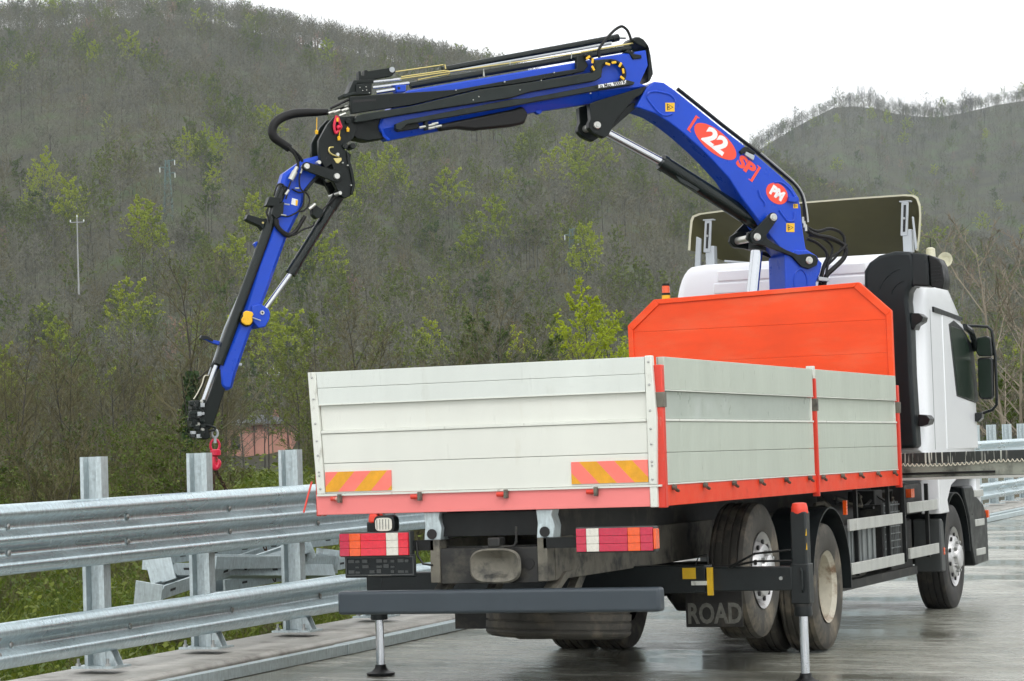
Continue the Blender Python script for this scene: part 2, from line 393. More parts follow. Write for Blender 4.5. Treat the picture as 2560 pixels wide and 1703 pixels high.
# ---- trees that stand out one by one
TREES = {}
def kind(name, bark, twig, leaf, **k): TREES[name] = tree_meshes(name, bark, twig, leaf, **k)
kind('bare_a', 'bark_dark', 'twig_brown', None, seed=11, H=9, nb=22, nsub=7, ntw=8, tw=0.011, r0=0.10, base=0.22, spread=0.34, up=0.7)
kind('bare_b', 'bark_dark', 'twig_brown', None, seed=12, H=9, nb=18, nsub=7, ntw=8, tw=0.011, r0=0.085, base=0.3, spread=0.30, up=0.9, stems=2)
kind('bare_c', 'bark_dark', 'twig_grey', None, seed=13, H=9, nb=26, nsub=7, ntw=7, tw=0.011, r0=0.11, base=0.18, spread=0.38, up=0.55)
kind('olive_a', 'bark_dark', 'twig_brown', 'leaf_olive', seed=14, H=9, nb=20, nsub=7, ntw=7, tw=0.011, r0=0.10, base=0.2, spread=0.36, up=0.6, leafs=6000, lsize=0.042)
kind('green_a', 'bark_dark', 'twig_brown', 'leaf_green', seed=15, H=7, nb=22, nsub=7, ntw=6, tw=0.011, r0=0.09, base=0.1, spread=0.42, up=0.5, leafs=11000, lsize=0.05)
kind('spring_a', 'bark_dark', 'twig_grey', 'leaf_bright', seed=16, H=10, nb=22, nsub=7, ntw=6, tw=0.012, r0=0.12, base=0.2, spread=0.36, up=0.5, leafs=22000, lsize=0.048)
kind('ivy_a', 'bark_dark', 'twig_brown', None, seed=17, H=8, nb=22, nsub=6, ntw=7, tw=0.011, r0=0.14, base=0.2, spread=0.42, up=0.6)
_tr, _cr, _lf = make_tree(seed=17, H=8, nb=22, nsub=6, ntw=7, tw=0.011, r0=0.14, base=0.2, spread=0.42, up=0.6, ivy=2600)
_iv = _lf.mesh('ivy', 'leaf_ivy', smooth=False)
kind('pale_a', 'bark_pale', 'bark_pale', None, seed=18, H=9, nb=18, nsub=6, ntw=6, tw=0.013, r0=0.11, base=0.15, spread=0.50, up=0.8, stems=3, lean=0.12)
kind('bush_a', 'bark_dark', 'twig_brown', 'leaf_green', seed=19, H=3, nb=14, nsub=6, ntw=6, tw=0.008, r0=0.04, base=0.05, spread=0.6, up=0.6, stems=4, leafs=6000, lsize=0.028)
kind('bush_b', 'bark_dark', 'twig_brown', None, seed=20, H=3, nb=16, nsub=6, ntw=7, tw=0.007, r0=0.03, base=0.05, spread=0.5, up=0.9, stems=5, lean=0.15)
def plant(k, name, t, d, h, label, cat='tree', group=None, z=None, turn=None):
    p = at(t, d)
    if z is not None: p.z = z
    a, b = TREES[k]; H0 = {'green_a': 7, 'ivy_a': 8, 'spring_a': 10, 'bush_a': 3, 'bush_b': 3}.get(k, 9); s = h/H0
    e = empty(name, (p.x, p.y, p.z-0.1), (0, 0, rng.uniform(0, 6.28) if turn is None else turn)); e.scale = (s, s, s)
    put(a, 'trunk', e); put(b, 'crown', e); tag(e, label, cat, group); return e
# single trees one can point to
SP = 'yellow-green spring tree '
for (t, d, h, k, lb) in [
        (-.1795, 503, 12.5, 'spring_a', 'tall '+SP+'left of the white utility pole'), (-.1167, 507, 10.5, 'spring_a', 'broad '+SP+'behind the lattice pylon'),
        (-.0395, 523, 8.2, 'spring_a', SP+'on the hillside right of the crane jib'), (-.0775, 170, 11.0, 'olive_a', 'slender '+SP+'left of the truck bed'),
        (.0295, 140, 10.0, 'spring_a', 'dense '+SP+'beside the red headboard'), (.0133, 150, 9.4, 'olive_a', 'low '+SP+'just left of the red headboard'),
        (-.0025, 459, 6.5, 'spring_a', SP+'on the hillside left of the boom ram'), (.0316, 467, 5.8, 'spring_a', 'small '+SP+'above the tailgate on the hillside'),
        (-.1543, 563, 6.5, 'spring_a', 'small bright '+SP+'high left of the lattice pylon'), (-.086, 300, 8.5, 'green_a', 'bright green leafy tree behind the pink house'),
        (-.008, 140, 8.2, 'green_a', 'dark green leafy tree above the middle of the tailgate'), (.1896, 72, 3.2, 'green_a', 'green leafy bush beyond the far guardrail beside the mirror')]:
    plant(k, 'spring_tree' if k == 'spring_a' else 'leafy_tree', t, d, h, lb)
for (px, d, h, k, lb) in [(1205, 165, 9.0, 'spring_a', 'yellow-green tree above the right half of the tailgate'), (1300, 155, 8.6, 'spring_a', 'low yellow-green tree two crowns left of the red headboard'),
        (1400, 150, 9.2, 'spring_a', 'yellow-green tree half hidden by the left edge of the red headboard'), (1090, 150, 7.6, 'green_a', 'green leafy tree above the middle of the tailgate left of a darker one'), (1255, 135, 7.0, 'green_a', 'low green leafy tree just above the tailgate rim'),
        (440, 500, 9.5, 'spring_a', 'yellow-green tree right beside the lattice pylon'), (515, 512, 9.0, 'spring_a', 'yellow-green tree rightmost of the patch behind the lattice pylon'), (500, 480, 8.5, 'spring_a', 'yellow-green tree lowest of the patch behind the lattice pylon'),
        (82, 495, 9.0, 'spring_a', 'smaller yellow-green tree at the left foot of the tall one'), (130, 510, 8.5, 'spring_a', 'yellow-green tree between the tall one and the utility pole')]:
    plant(k, 'spring_tree' if k == 'spring_a' else 'leafy_tree', (px*1.08613-1280)/6460, d, h, lb)
iv = plant('ivy_a', 'ivy_tree', (432*1.08613-1280)/6460, 92, 8.1, 'bare tree wrapped in dark green ivy behind the crane tip'); put(_iv, 'ivy', iv)
plant('bare_c', 'bare_tree', -0.105, 215, 8.0, 'broad leafless tree standing in front of the pink house')
plant('pale_a', 'bare_tree', (2335*1.08613-1280)/6460, 66, 7.4, 'pale leafless tree beyond the far guardrail right of the mirror', turn=0.6)
# the valley trees behind the rail, named by kind, row and what they stand behind
def where(t):
    x = (t*6460+1280)/1.086
    for lim, w in ((195, 'left of the first guardrail post'), (255, 'behind the first guardrail post'), (440, 'between the first and second guardrail posts'), (500, 'behind the crane hook'),
                   (640, 'between the second and third guardrail posts'), (705, 'behind the third guardrail post'), (850, 'above the left end of the tailgate'), (1020, 'above the left half of the tailgate'),
                   (1230, 'above the right half of the tailgate'), (1450, 'beside the left edge of the red headboard'), (2200, 'behind the red headboard')):
        if x < lim: return w
    return 'beyond the mirror of the cab'
KINDN = {'bare_a': 'straight leafless tree', 'bare_b': 'twin-stemmed leafless tree', 'bare_c': 'spreading leafless tree', 'olive_a': 'budding olive-green tree', 'bush_a': 'green leafy shrub', 'bush_b': 'bare twiggy shrub'}
def row(d): return 'nearest-row ' if d < 135 else 'middle-row ' if d < 195 else 'back-row '
for i in range(150):
    d = math.sqrt(rng.uniform(95**2, 265**2)); t = rng.uniform(-0.225, 0.05)
    if i % 50 == 0: t = rng.uniform(0.17, 0.24)
    if abs(t-(-0.097)) < 0.013 and d < 280: t -= 0.03          # leave the pink house in view
    k = rng.choices(['bare_a', 'bare_b', 'bare_c', 'olive_a'], [3, 3, 2.5, 1.1])[0]
    plant(k, 'valley_tree', t, d, rng.uniform(5.5, 8.0) if d < 160 else rng.uniform(6.5, 10), row(d)+KINDN[k]+' '+where(t), group='trees of the valley thicket')
for i in range(80):
    d = math.sqrt(rng.uniform(45**2, 120**2)); t = rng.uniform(-0.225, 0.02)
    if abs(t+0.099) < 0.016: t -= 0.035
    k = rng.choice(['bush_a', 'bush_b', 'bush_b'])
    plant(k, 'shrub', t, d, rng.uniform(1.6, 3.0), ('near ' if d < 75 else 'farther ')+KINDN[k]+' below the trees '+where(t), 'shrub', 'shrubs below the valley trees')
for i in range(34):
    d = rng.uniform(25, 46); t = rng.uniform(-0.215, -0.055); p = at(t, d)
    if p.x > -4.9: continue
    plant('bush_b', 'bramble', t, d, rng.uniform(0.6, 1.3), ('near ' if d < 35 else 'farther ')+'low bare bramble in the grass '+where(t), 'bramble', 'brambles in the rough grass')
# ---- grass and brambles on the slope behind the ledge
gk = bpy.data.collections.new('grass_kinds')
for i in range(4):
    r2 = random.Random(40+i); mb = MB()
    for b in range(80):
        p = Vector((r2.gauss(0, .16), r2.gauss(0, .16), 0)); h = r2.uniform(.12, .42)*(0.6 if i == 3 else 1); a = r2.uniform(0, 6.28)
        w = Vector((math.cos(a), math.sin(a), 0))*r2.uniform(.005, .012); ln = Vector((r2.gauss(0, .12), r2.gauss(0, .12), h))
        mb.add([p-w, p+w, p+ln*.6+w*.7, p+ln+Vector((ln.x*.3, ln.y*.3, -.03)), p+ln*.6-w*.7], [(0, 1, 2, 3, 4)])
    if i < 2:
        for b in range(60):
            p = Vector((r2.gauss(0, .2), r2.gauss(0, .2), abs(r2.gauss(.15, .14)))); s = r2.uniform(.012, .03)
            n1 = rdir(r2, Vector((0, 0, 1)), r2.uniform(0, 1.2)); x = n1.orthogonal().normalized()*s; y = n1.cross(x)
            mb.add([p-x, p-y*.7, p+x, p+y*.7], [(0, 1, 2, 3)])
    o = bpy.data.objects.new('grass_kind_%d' % i, mb.mesh('grass_kind', ['leaf_green', 'grass_blade', 'grass_blade', 'grass_dry'][i], smooth=False)); gk.objects.link(o)
pts = []
while len(pts) < 15000:
    d = rng.uniform(19, 85) if rng.random() < .8 else rng.uniform(85, 200); t = rng.uniform(-0.25, 0.08)
    p = at(t, d)
    if p.x > -3.95: continue
    pts.append((p.x, p.y, p.z-0.02, rng.uniform(0, 6.28), rng.uniform(0.5, 2.0)*(1 if d < 60 else 1.8), rng.choices([0, 1, 2, 3], [2.4, 2, 1.6, 1.2+3.5*(math.sin(p.x*.7)*math.sin(p.y*.5) > .2)])[0]))
scatter('grass', 'green grass and brambles on the slope behind the guardrail', 'grass', pts, gk)

# ---- pink house
HX = [(-127.471,237.404,0.316),(-120.526,240.134,0.075),(-120.353,240.202,6.625),(-120.385,240.19,5.429)]
hr = empty('house', HX[1]); hv = (Vector(HX[1])-Vector(HX[0])); hr.rotation_euler = (0, 0, math.atan2(hv.y, hv.x)); hz = HX[2][2]-HX[1][2]
mat('stucco_pink', (0.64, 0.32, 0.25), 0.85, var=0.12, vscale=0.6); mat('slate', (0.12, 0.13, 0.14), 0.5, var=0.25, vscale=2, stretch=(1, 1, 6)); mat('house_trim', (0.10, 0.035, 0.025), 0.6); mat('house_glass', (0.02, 0.025, 0.03), 0.1)
wl_ = abs(hv.length)
MB().box(-wl_, 0, 0, 6.5, -1.5, hz).build('wall', 'stucco_pink', hr)
rf = MB(); rf.add([(-wl_-.5, -.5, hz), (.5, -.5, hz), (.5, 7, hz), (-wl_-.5, 7, hz), (-wl_+2.6, 3.2, hz+1.15), (-2.6, 3.2, hz+1.15)], [(0, 1, 5, 4), (1, 2, 5), (2, 3, 4, 5), (3, 0, 4), (0, 3, 2, 1)])
rfo = rf.build('roof', 'slate', hr, smooth=False)
MB().box(-2.3, -1.7, 2.4, 3.0, hz+.6, hz+1.7).build('chimney', 'stucco_pink', rfo)
MB().box(-wl_-.5, .5, -.58, -.50, hz-.12, hz+.03).build('gutter', 'house_trim', rfo)
MB().cyl((-.5, -.06, -1), (-.5, -.06, hz-.1), .07, 8).build('drainpipe', 'house_trim', hr)
MB().cyl((-4.2, -.06, -1), (-4.2, -.06, hz-.1), .07, 8).build('drainpipe', 'house_trim', hr)
for x in (-6.3,):
    w = MB().box(x-.5, x+.5, -.05, .02, hz-2.6, hz-1.2).build('window', 'house_glass', hr)
    MB().box(x-.62, x+.62, -.10, .0, hz-2.72, hz-2.6).build('sill', 'house_trim', w)
tag(hr, 'pink stucco house with slate roof half hidden behind bare trees', 'house')

# ---- utility poles and lattice pylons
mat('pole_concrete', (0.34, 0.35, 0.35), 0.8, var=0.1); mat('pylon_steel', (0.13, 0.20, 0.19), 0.6, metal=0.3); mat('insulator', (0.8, 0.85, 0.83), 0.3)
def pole(pp, label, arm=0.5):
    (b, tp) = pp; e = empty('utility_pole', b); h = tp[2]-b[2]
    MB().tube([(0, 0, -1), (0, 0, h)], 0.12, 8, r1=0.07).build('mast', 'pole_concrete', e)
    MB().box(-arm, arm, -.05, .05, h-.7, h-.6).build('crossarm', 'pole_concrete', e)
    for x in (-arm, 0, arm): MB().lathe([(0, .05), (.12, .09), (.25, .05), (.3, .02)], 8, (x*.95, 0, h-.6 if x else h), 'z').build('insulator', 'insulator', e)
    e.rotation_euler = (0, 0, YAW); tag(e, label, 'utility pole')
pole([(-165.543,270.791,25.811),(-165.443,270.83,34.74)], 'pale concrete utility pole standing on the left hillside', 0.9)
pole([(-129.078,252.89,7.717),(-129.027,252.91,13.269)], 'grey utility pole behind the roof of the pink house', 0.7)
def pylon(b, h, label):
    e = empty('lattice_pylon', b, (0, 0, YAW)); mb = MB(); w0, w1 = h*.085, h*.03
    for sx in (-1, 1):
        for sy in (-1, 1): mb.tube([(sx*w0, sy*w0, -2), (sx*w1, sy*w1, h)], .07, 4)
    N = 9
    for k in range(N):
        a, c = k/N, (k+1)/N; wa, wc = w0+(w1-w0)*a, w0+(w1-w0)*c
        for (p, q) in (((-1, -1), (1, -1)), ((1, -1), (1, 1)), ((1, 1), (-1, 1)), ((-1, 1), (-1, -1))):
            mb.tube([(p[0]*wa, p[1]*wa, a*h), (q[0]*wc, q[1]*wc, c*h)], .04, 3); mb.tube([(q[0]*wa, q[1]*wa, a*h), (p[0]*wc, p[1]*wc, c*h)], .04, 3)
    mb.build('lattice_tower', 'pylon_steel', e)
    for z, s in ((h*.98, 1), (h*.86, -1), (h*.76, 1)):
        MB().tube([(0, 0, z), (s*h*.13, 0, z+.15)], .09, 4).build('crossarm', 'pylon_steel', e)
        MB().cyl((s*h*.13, 0, z-.8), (s*h*.13, 0, z+.1), .08, 6).build('insulator', 'insulator', e)
    tag(e, label, 'pylon')
pb = [(-221.533,395.987,47.959),(-221.279,396.086,58.403)]; pylon(pb[0], pb[1][2]-pb[0][2], 'dark lattice pylon on the left hillside beside the spring trees')
pb = [(-145.476,400.094,32.842),(-145.21,400.199,41.374)]; pylon(pb[0], pb[1][2]-pb[0][2], 'dark lattice pylon on the hillside below the main boom ram')

# ---- bridge deck
def deck_mat():
    m = bpy.data.materials.new('wet_concrete'); m.use_nodes = True; n, l = m.node_tree.nodes, m.node_tree.links
    b = n['Principled BSDF']; tc = n.new('ShaderNodeTexCoord')
    def nz(scale, det, vec, rg=0.6):
        mp = n.new('ShaderNodeMapping'); mp.inputs['Scale'].default_value = vec; l.new(tc.outputs['Object'], mp.inputs['Vector'])
        t = n.new('ShaderNodeTexNoise'); t.inputs['Scale'].default_value = scale; t.inputs['Detail'].default_value = det; t.inputs['Roughness'].default_value = rg
        l.new(mp.outputs[0], t.inputs['Vector']); return t.outputs['Fac']
    def mr(s, a, b_, c, d):
        r = n.new('ShaderNodeMapRange'); r.inputs[1].default_value = a; r.inputs[2].default_value = b_; r.inputs[3].default_value = c; r.inputs[4].default_value = d; l.new(s, r.inputs[0]); return r.outputs[0]
    def mth(op, a, c):
        x = n.new('ShaderNodeMath'); x.operation = op; x.use_clamp = True
        for i, v in enumerate((a, c)):
            if isinstance(v, (int, float)): x.inputs[i].default_value = v
            else: l.new(v, x.inputs[i])
        return x.outputs[0]
    groove = nz(1.0, 8, (1.5, 7.0, 1), 0.74); pool = nz(0.30, 5, (1, 1.5, 1), .55); fine = nz(34, 4, (0.5, 1.3, 1), 0.7); blot = nz(1.1, 7, (1, 1.5, 1), .65); grit = nz(160, 2, (1, 1, 1))
    film = mr(pool, .47, .56, 0, 1)                                    # standing water
    streak = mr(groove, .47, .60, 0, 1)
    rough = mth('MULTIPLY', mth('ADD', .42, mth('MULTIPLY', streak, .58)), mr(film, 0, 1, 1, .12))
    rr = mth('ADD', mr(rough, 0, 1, .03, .40), mr(fine, .35, .65, -0.02, .04)); l.new(rr, b.inputs['Roughness'])
    cr = n.new('ShaderNodeValToRGB'); cr.color_ramp.elements[0].color = (.13, .125, .09, 1); cr.color_ramp.elements[1].color = (.47, .48, .43, 1)
    cr.color_ramp.elements[0].position = .25; cr.color_ramp.elements[1].position = .85
    l.new(mth('ADD', mth('MULTIPLY', blot, .80), mth('MULTIPLY', rough, .20)), cr.inputs[0]); l.new(cr.outputs[0], b.inputs['Base Color'])
    bp = n.new('ShaderNodeBump'); bp.inputs['Strength'].default_value = .6; bp.inputs['Distance'].default_value = .009
    hgt = mth('MULTIPLY', mth('ADD', mth('MULTIPLY', streak, .42), mth('ADD', mth('MULTIPLY', fine, .35), mth('MULTIPLY', grit, .2))), mr(film, 0, 1, 1, .06))
    l.new(hgt, bp.inputs['Height']); l.new(bp.outputs[0], b.inputs['Normal'])
    b.inputs['Specular IOR Level'].default_value = .55
    MATS['wet_concrete'] = m
deck_mat()
mat('kerb_concrete', (0.40, 0.39, 0.36), 0.55, var=0.16, vscale=2.5, col2=(0.22, 0.21, 0.19), c2lo=.52, c2hi=.72, c2scale=3, bump=.25, bscale=70, rvar=.25, rscale=3)
mat('drain_channel', (0.10, 0.095, 0.085), 0.3, var=.2)
LEDGE = -2.93
dk = MB(); ys = [-60, -30, -10, 0, 10, 20, 40, 80, 160, 300]
for y in ys: dk.v += [(LEDGE, y, deck(y, LEDGE)), (13, y, deck(y, 13))]
dk.f = [(2*i, 2*i+1, 2*i+3, 2*i+2) for i in range(len(ys)-1)]
tag(dk.build('road', 'wet_concrete', smooth=False), kind='structure')
def along(prof, y0, y1, n, name, m, parent=None, bev=0):
    """(x, z above the deck) outline run along the bridge"""
    mb = MB(); k = len(prof)
    for i in range(n+1):
        y = y0+(y1-y0)*i/n; mb.v += [(x, y, deck(y)+z) for x, z in prof]
    for i in range(n):
        for j in range(k): mb.f.append((i*k+j, (i+1)*k+j, (i+1)*k+(j+1) % k, i*k+(j+1) % k))
    mb.f += [tuple(range(k)), tuple(range((n+1)*k-1, n*k-1, -1))]
    return mb.build(name, m, parent, bev=bev)
kerb = tag(along([(-3.74, -.7), (-3.74, .125), (LEDGE+.01, .105), (LEDGE+.04, .08), (LEDGE+.04, -.3)], -40, 120, 40, 'kerb', 'kerb_concrete', bev=.008), kind='structure')
haze_on = True

# ================================================================== GUARDRAIL, LOOSE STEEL
def galv(name, base, rough, metal):
    m = bpy.data.materials.new(name); m.use_nodes = True; n, l = m.node_tree.nodes, m.node_tree.links; b = n['Principled BSDF']
    tc = n.new('ShaderNodeTexCoord')
    vo = n.new('ShaderNodeTexVoronoi'); vo.inputs['Scale'].default_value = 38; l.new(tc.outputs['Object'], vo.inputs['Vector'])
    mp = n.new('ShaderNodeMapping'); mp.inputs['Scale'].default_value = (9, 16, 1.6); mp.inputs['Rotation'].default_value = (0.35, 0, 0); l.new(tc.outputs['Object'], mp.inputs['Vector'])
    st = n.new('ShaderNodeTexNoise'); st.inputs['Scale'].default_value = 5; st.inputs['Detail'].default_value = 6; st.inputs['Roughness'].default_value = .65; l.new(mp.outputs[0], st.inputs['Vector'])
    big = n.new('ShaderNodeTexNoise'); big.inputs['Scale'].default_value = 1.3; l.new(tc.outputs['Object'], big.inputs['Vector'])
    r1 = n.new('ShaderNodeMapRange'); r1.inputs[1].default_value = .35; r1.inputs[2].default_value = .68; r1.inputs[3].default_value = .84; r1.inputs[4].default_value = 1.16; l.new(st.outputs['Fac'], r1.inputs[0])
    r2 = n.new('ShaderNodeMapRange'); r2.inputs[1].default_value = 0; r2.inputs[2].default_value = 1; r2.inputs[3].default_value = .9; r2.inputs[4].default_value = 1.1; l.new(vo.outputs['Color'], r2.inputs[0])
    mu = n.new('ShaderNodeMath'); mu.operation = 'MULTIPLY'; l.new(r1.outputs[0], mu.inputs[0]); l.new(r2.outputs[0], mu.inputs[1])
    mx = n.new('ShaderNodeMix'); mx.data_type = 'RGBA'; mx.blend_type = 'MULTIPLY'; mx.inputs[0].default_value = 1; mx.inputs[6].default_value = (*base, 1); l.new(mu.outputs[0], mx.inputs[7])
    l.new(mx.outputs[2], b.inputs['Base Color']); b.inputs['Metallic'].default_value = metal
    r3 = n.new('ShaderNodeMapRange'); r3.inputs[1].default_value = .3; r3.inputs[2].default_value = .7; r3.inputs[3].default_value = rough-.1; r3.inputs[4].default_value = rough+.14; l.new(big.outputs['Fac'], r3.inputs[0]); l.new(r3.outputs[0], b.inputs['Roughness'])
    MATS[name] = m
galv('galvanised', (0.58, 0.69, 0.73), 0.30, 0.78)
galv('galvanised_post', (0.53, 0.61, 0.63), 0.42, 0.5)
mat('bolt_steel', (0.42, 0.43, 0.42), 0.35, 0.8, var=.2, vscale=30)
mat('chain_rust', (0.10, 0.06, 0.04), 0.6, 0.6, var=.3, vscale=30)
def zr(y): return GRADE*(y-0.5)
def waves(ztop, crests, half):
    """outline of a corrugated beam, front side: rounded crests, sloping flanks, flat valleys"""
    def crest(c, up, dn): return [(-.083*k, c+dz) for k, dz in ((1, up), (.93, up*.80), (.22, up*.34), (.06, up*.2), (0, 0), (.06, -dn*.2), (.22, -dn*.34), (.93, -dn*.80), (1, -dn))]
    pts = []; e = ztop-crests[0]
    for i, c in enumerate(crests):
        p = crest(c, half, half)
        if i == 0: p = [(-.060, c+e-.004), (-.055, c+e), (-.045, c+e-.003), (-.024, c+e*.66), (-.006, c+e*.28)]+p[4:]
        if i == len(crests)-1: p = p[:5]+[(-.006, c-e*.28), (-.024, c-e*.66), (-.045, c-e+.003), (-.055, c-e), (-.060, c-e+.004)]
        pts += p
    out = [pts[0]]
    for q in pts[1:]:
        if math.hypot(q[0]-out[-1][0], q[1]-out[-1][1]) > .002: out.append(q)
    return out
UP = waves(1.445, (1.38, 1.20, 1.02), .079); LO = waves(.634, (.565, .385), .079)
def beam(prof, y0, y1, x, name, parent, th=.004):
    mb = MB(); k = len(prof); ys = [y0+(y1-y0)*i/6 for i in range(7)]
    for off in (0, -th):
        for y in ys: mb.v += [(x+px+off, y, pz+zr(y)) for px, pz in prof]
    M = 7*k
    for i in range(6):
        for j in range(k-1):
            a, b_, c, d = i*k+j, (i+1)*k+j, (i+1)*k+j+1, i*k+j+1
            mb.f += [(a, d, c, b_), (M+a, M+b_, M+c, M+d)]
        mb.f += [(i*k, (i+1)*k, M+(i+1)*k, M+i*k), (i*k+k-1, M+i*k+k-1, M+(i+1)*k+k-1, (i+1)*k+k-1)]
    for i in (0, 6):
        for j in range(k-1): mb.f.append((i*k+j, M+i*k+j, M+i*k+j+1, i*k+j+1) if i == 0 else (i*k+j, i*k+j+1, M+i*k+j+1, M+i*k+j))
    return mb.build(name, 'galvanised', parent, ang=40)
gr = empty('guardrail', (-3.38, 0.6, 0.2)); GO = Vector(gr.location)
tag(gr, 'galvanised steel guardrail with tall posts along the bridge edge', 'guardrail')
def G(o): o.location = Vector(o.location)-GO; return o
XR = -3.195
joints = [-13.9, -7.4, -0.9, 5.62, 12.1, 18.6, 25.1, 31.6, 38.1, 44.6, 51.1]
for i in range(len(joints)-1):
    dx = .005*(i % 2)
    G(beam(UP, joints[i]-.25, joints[i+1], XR+dx, 'upper_rail', gr)); G(beam(LO, joints[i]-.25, joints[i+1], XR+dx, 'lower_rail', gr))
# posts: folded channel, base plate, gusset, bolts
pm = MB(); sec = [(-.09, .05), (-.09, -.05), (-.062, -.05), (-.055, -.02), (-.055, .015), (-.01, .03), (.02, .03), (.035, -.02), (.045, -.05), (.09, -.05), (.09, .05), (.082, .05), (.082, -.042), (.051, -.042), (.041, -.012), (.026, .038), (-.014, .038), (-.063, .024), (-.063, -.015), (-.067, -.042), (-.082, -.042), (-.082, .05)]
pm.prism(sec, 0, 1.56, 'z')
post_me = pm.mesh('post', 'galvanised_post', ang=30)
plate_me = MB().box(-.16, .20, -.13, .13, 0, .016).mesh('base_plate', 'galvanised_post')
gus = MB().prism([(.095, .017), (.185, .017), (.095, .21)], -.005, .005, 'y'); gusset_me = gus.mesh('gusset', 'galvanised_post')
nut = MB().lathe([(0, .022), (.02, .022)], 6, axis='z').lathe([(.02, .011), (.055, .011)], 8, axis='z'); nut_me = nut.mesh('anchor_bolt', 'bolt_steel')
rb = MB().lathe([(0, .022), (.008, .022), (.014, .012)], 10, axis='x'); bolt_me = rb.mesh('rail_bolt', 'bolt_steel')
hole_me = MB().box(-.003, .002, -.014, .014, -.008, .008).mesh('slot', None)
POSTS = [0.62-1.635*3+1.635*k for k in range(32)]
for y in POSTS:
    z0 = .19+zr(y); p = put(post_me, 'post', gr, Vector((-3.385, y, z0))-GO)
    put(plate_me, 'base_plate', p, (0, 0, 0))
    if y < 14:
        for s in (-.045, .045): put(gusset_me, 'gusset', p, (0, s, 0))
        for bx in (-.12, .13):
            for by in (-.09, .09): put(nut_me, 'anchor_bolt', p, (bx, by, .016))
    if y < 20:
        for z in (1.292, 1.108, .475):
            put(bolt_me, 'rail_bolt', gr, Vector((XR-.08, y+.28, z+zr(y)))-GO)
for j in joints[2:5]:
    for dy in (-.19, -.06):
        for z in (1.35, 1.235, 1.165, 1.05, .535, .415):
            put(bolt_me, 'splice_bolt', gr, Vector((XR-.032+.003, j+dy, z+zr(j)))-GO)
        for z in (1.292, 1.108, .475): put(bolt_me, 'splice_bolt', gr, Vector((XR-.08, j+dy, z+zr(j)))-GO)

# square steel tubes lying along the kerb
def box_tube(a, b, w, h, name, label, group=None):
    a, b = Vector(a), Vector(b); L = (b-a).length; t = .006
    mb = MB(); o = [(-w/2, 0), (w/2, 0), (w/2, h), (-w/2, h)]; q = [(-w/2+t, t), (w/2-t, t), (w/2-t, h-t), (-w/2+t, h-t)]
    for y in (0, L): mb.v += [(x, y, z) for x, z in o]+[(x, y, z) for x, z in q]
    for i in range(4):
        j = (i+1) % 4; mb.f += [(i, j, 8+j, 8+i), (4+i, 12+i, 12+j, 4+j), (i, 4+i, 4+j, j), (8+i, 8+j, 12+j, 12+i)]
    d = (b-a).normalized()
    o = mb.build(name, 'galvanised_post', bev=.004, loc=a, rot=(math.asin(d.z), 0, math.atan2(-d.x, d.y))); tag(o, label, 'steel tube', group); return o
box_tube((-2.70, -4.0, deck(-4, -2.7)+.004), (-2.71, 3.52, deck(3.52, -2.7)+.004), .09, .085, 'steel_tube', 'long square steel tube on the road nearest the camera along the kerb')
box_tube((-2.72, 3.40, deck(3.4, -2.6)+.006), (-2.83, 9.6, deck(9.6, -2.8)+.006), .13, .085, 'steel_tube', 'square steel tube with open end lying on the road behind the stabiliser leg')
box_tube((-2.66, 26.0, deck(26, -2.6)+.004), (-2.66, 36.5, deck(36.5, -2.6)+.004), .12, .10, 'steel_tube', 'far square steel tube on the road along the kerb right of the cab')
box_tube((-2.50, 29.0, deck(29, -2.5)+.004), (-2.46, 41, deck(41, -2.5)+.004), .10, .08, 'steel_tube', 'far steel tube at the right edge of the road in front of its twin')

# bundle of posts hanging on the chain behind the rail
def loose_post(a, b, label, plate=True, w=.13, h=.11, roll=0):
    a, b = Vector(a), Vector(b); d = (b-a).normalized(); L = (b-a).length
    e = empty('loose_post', a, (math.asin(d.z), R(roll), math.atan2(-d.x, d.y)))
    c = MB(); s2 = [(-w/2, h/2), (-w/2, -h/2), (w/2, -h/2), (w/2, h/2), (w/2-.02, h/2), (w/2-.02, -h/2+.008), (-w/2+.02, -h/2+.008), (-w/2+.02, h/2)]
    c.prism(s2, 0, L, 'y'); c.build('channel', 'galvanised_post', e)
    for k in range(int(L/.55)):
        MB().box(w/2-.002, w/2+.002, .35+k*.55, .45+k*.55, -.008, .012).build('slot', 'slot_dark', e)
    if plate:
        MB().box(-.09, .15, -.014, 0, -.11, .11).build('end_plate', 'galvanised_post', e, bev=.002)
        for s in (-.05, .05): MB().add([(w/2, 0, s-.004), (.145, 0, s-.004), (w/2, .22, s-.004), (w/2, 0, s+.004), (.145, 0, s+.004), (w/2, .22, s+.004)], [(0, 1, 2), (5, 4, 3), (0, 3, 4, 1), (1, 4, 5, 2), (2, 5, 3, 0)]).build('gusset', 'galvanised_post', e)
    tag(e, label, 'steel post'); return e
mat('slot_dark', (0.01, 0.01, 0.01), 0.6)
loose_post((-4.05, 2.50, .62), (-4.35, 5.9, .92), 'loose steel post with a tilted end plate rising to the right behind the rail', roll=10)
loose_post((-4.16, 2.92, .80), (-4.20, 6.2, .62), 'loose steel post with triangular gusset plate in the middle of the bundle', w=.10, roll=-16)
loose_post((-4.38, 3.22, .90), (-4.30, 6.6, .93), 'topmost loose steel post lying flat in the bundle behind the rail', roll=6)
loose_post((-4.28, 4.2, .60), (-4.42, 8.4, .72), 'loose steel post low in the bundle reaching behind the truck', plate=False)
loose_post((-4.12, 5.6, .86), (-4.30, 2.9, .60), 'loose steel post turned the other way round in the bundle', w=.09, h=.09, roll=20)
loose_post((-4.22, 6.35, .72), (-4.05, 3.6, .84), 'loose steel post with its plate end by the third guardrail post', w=.11, roll=-8)

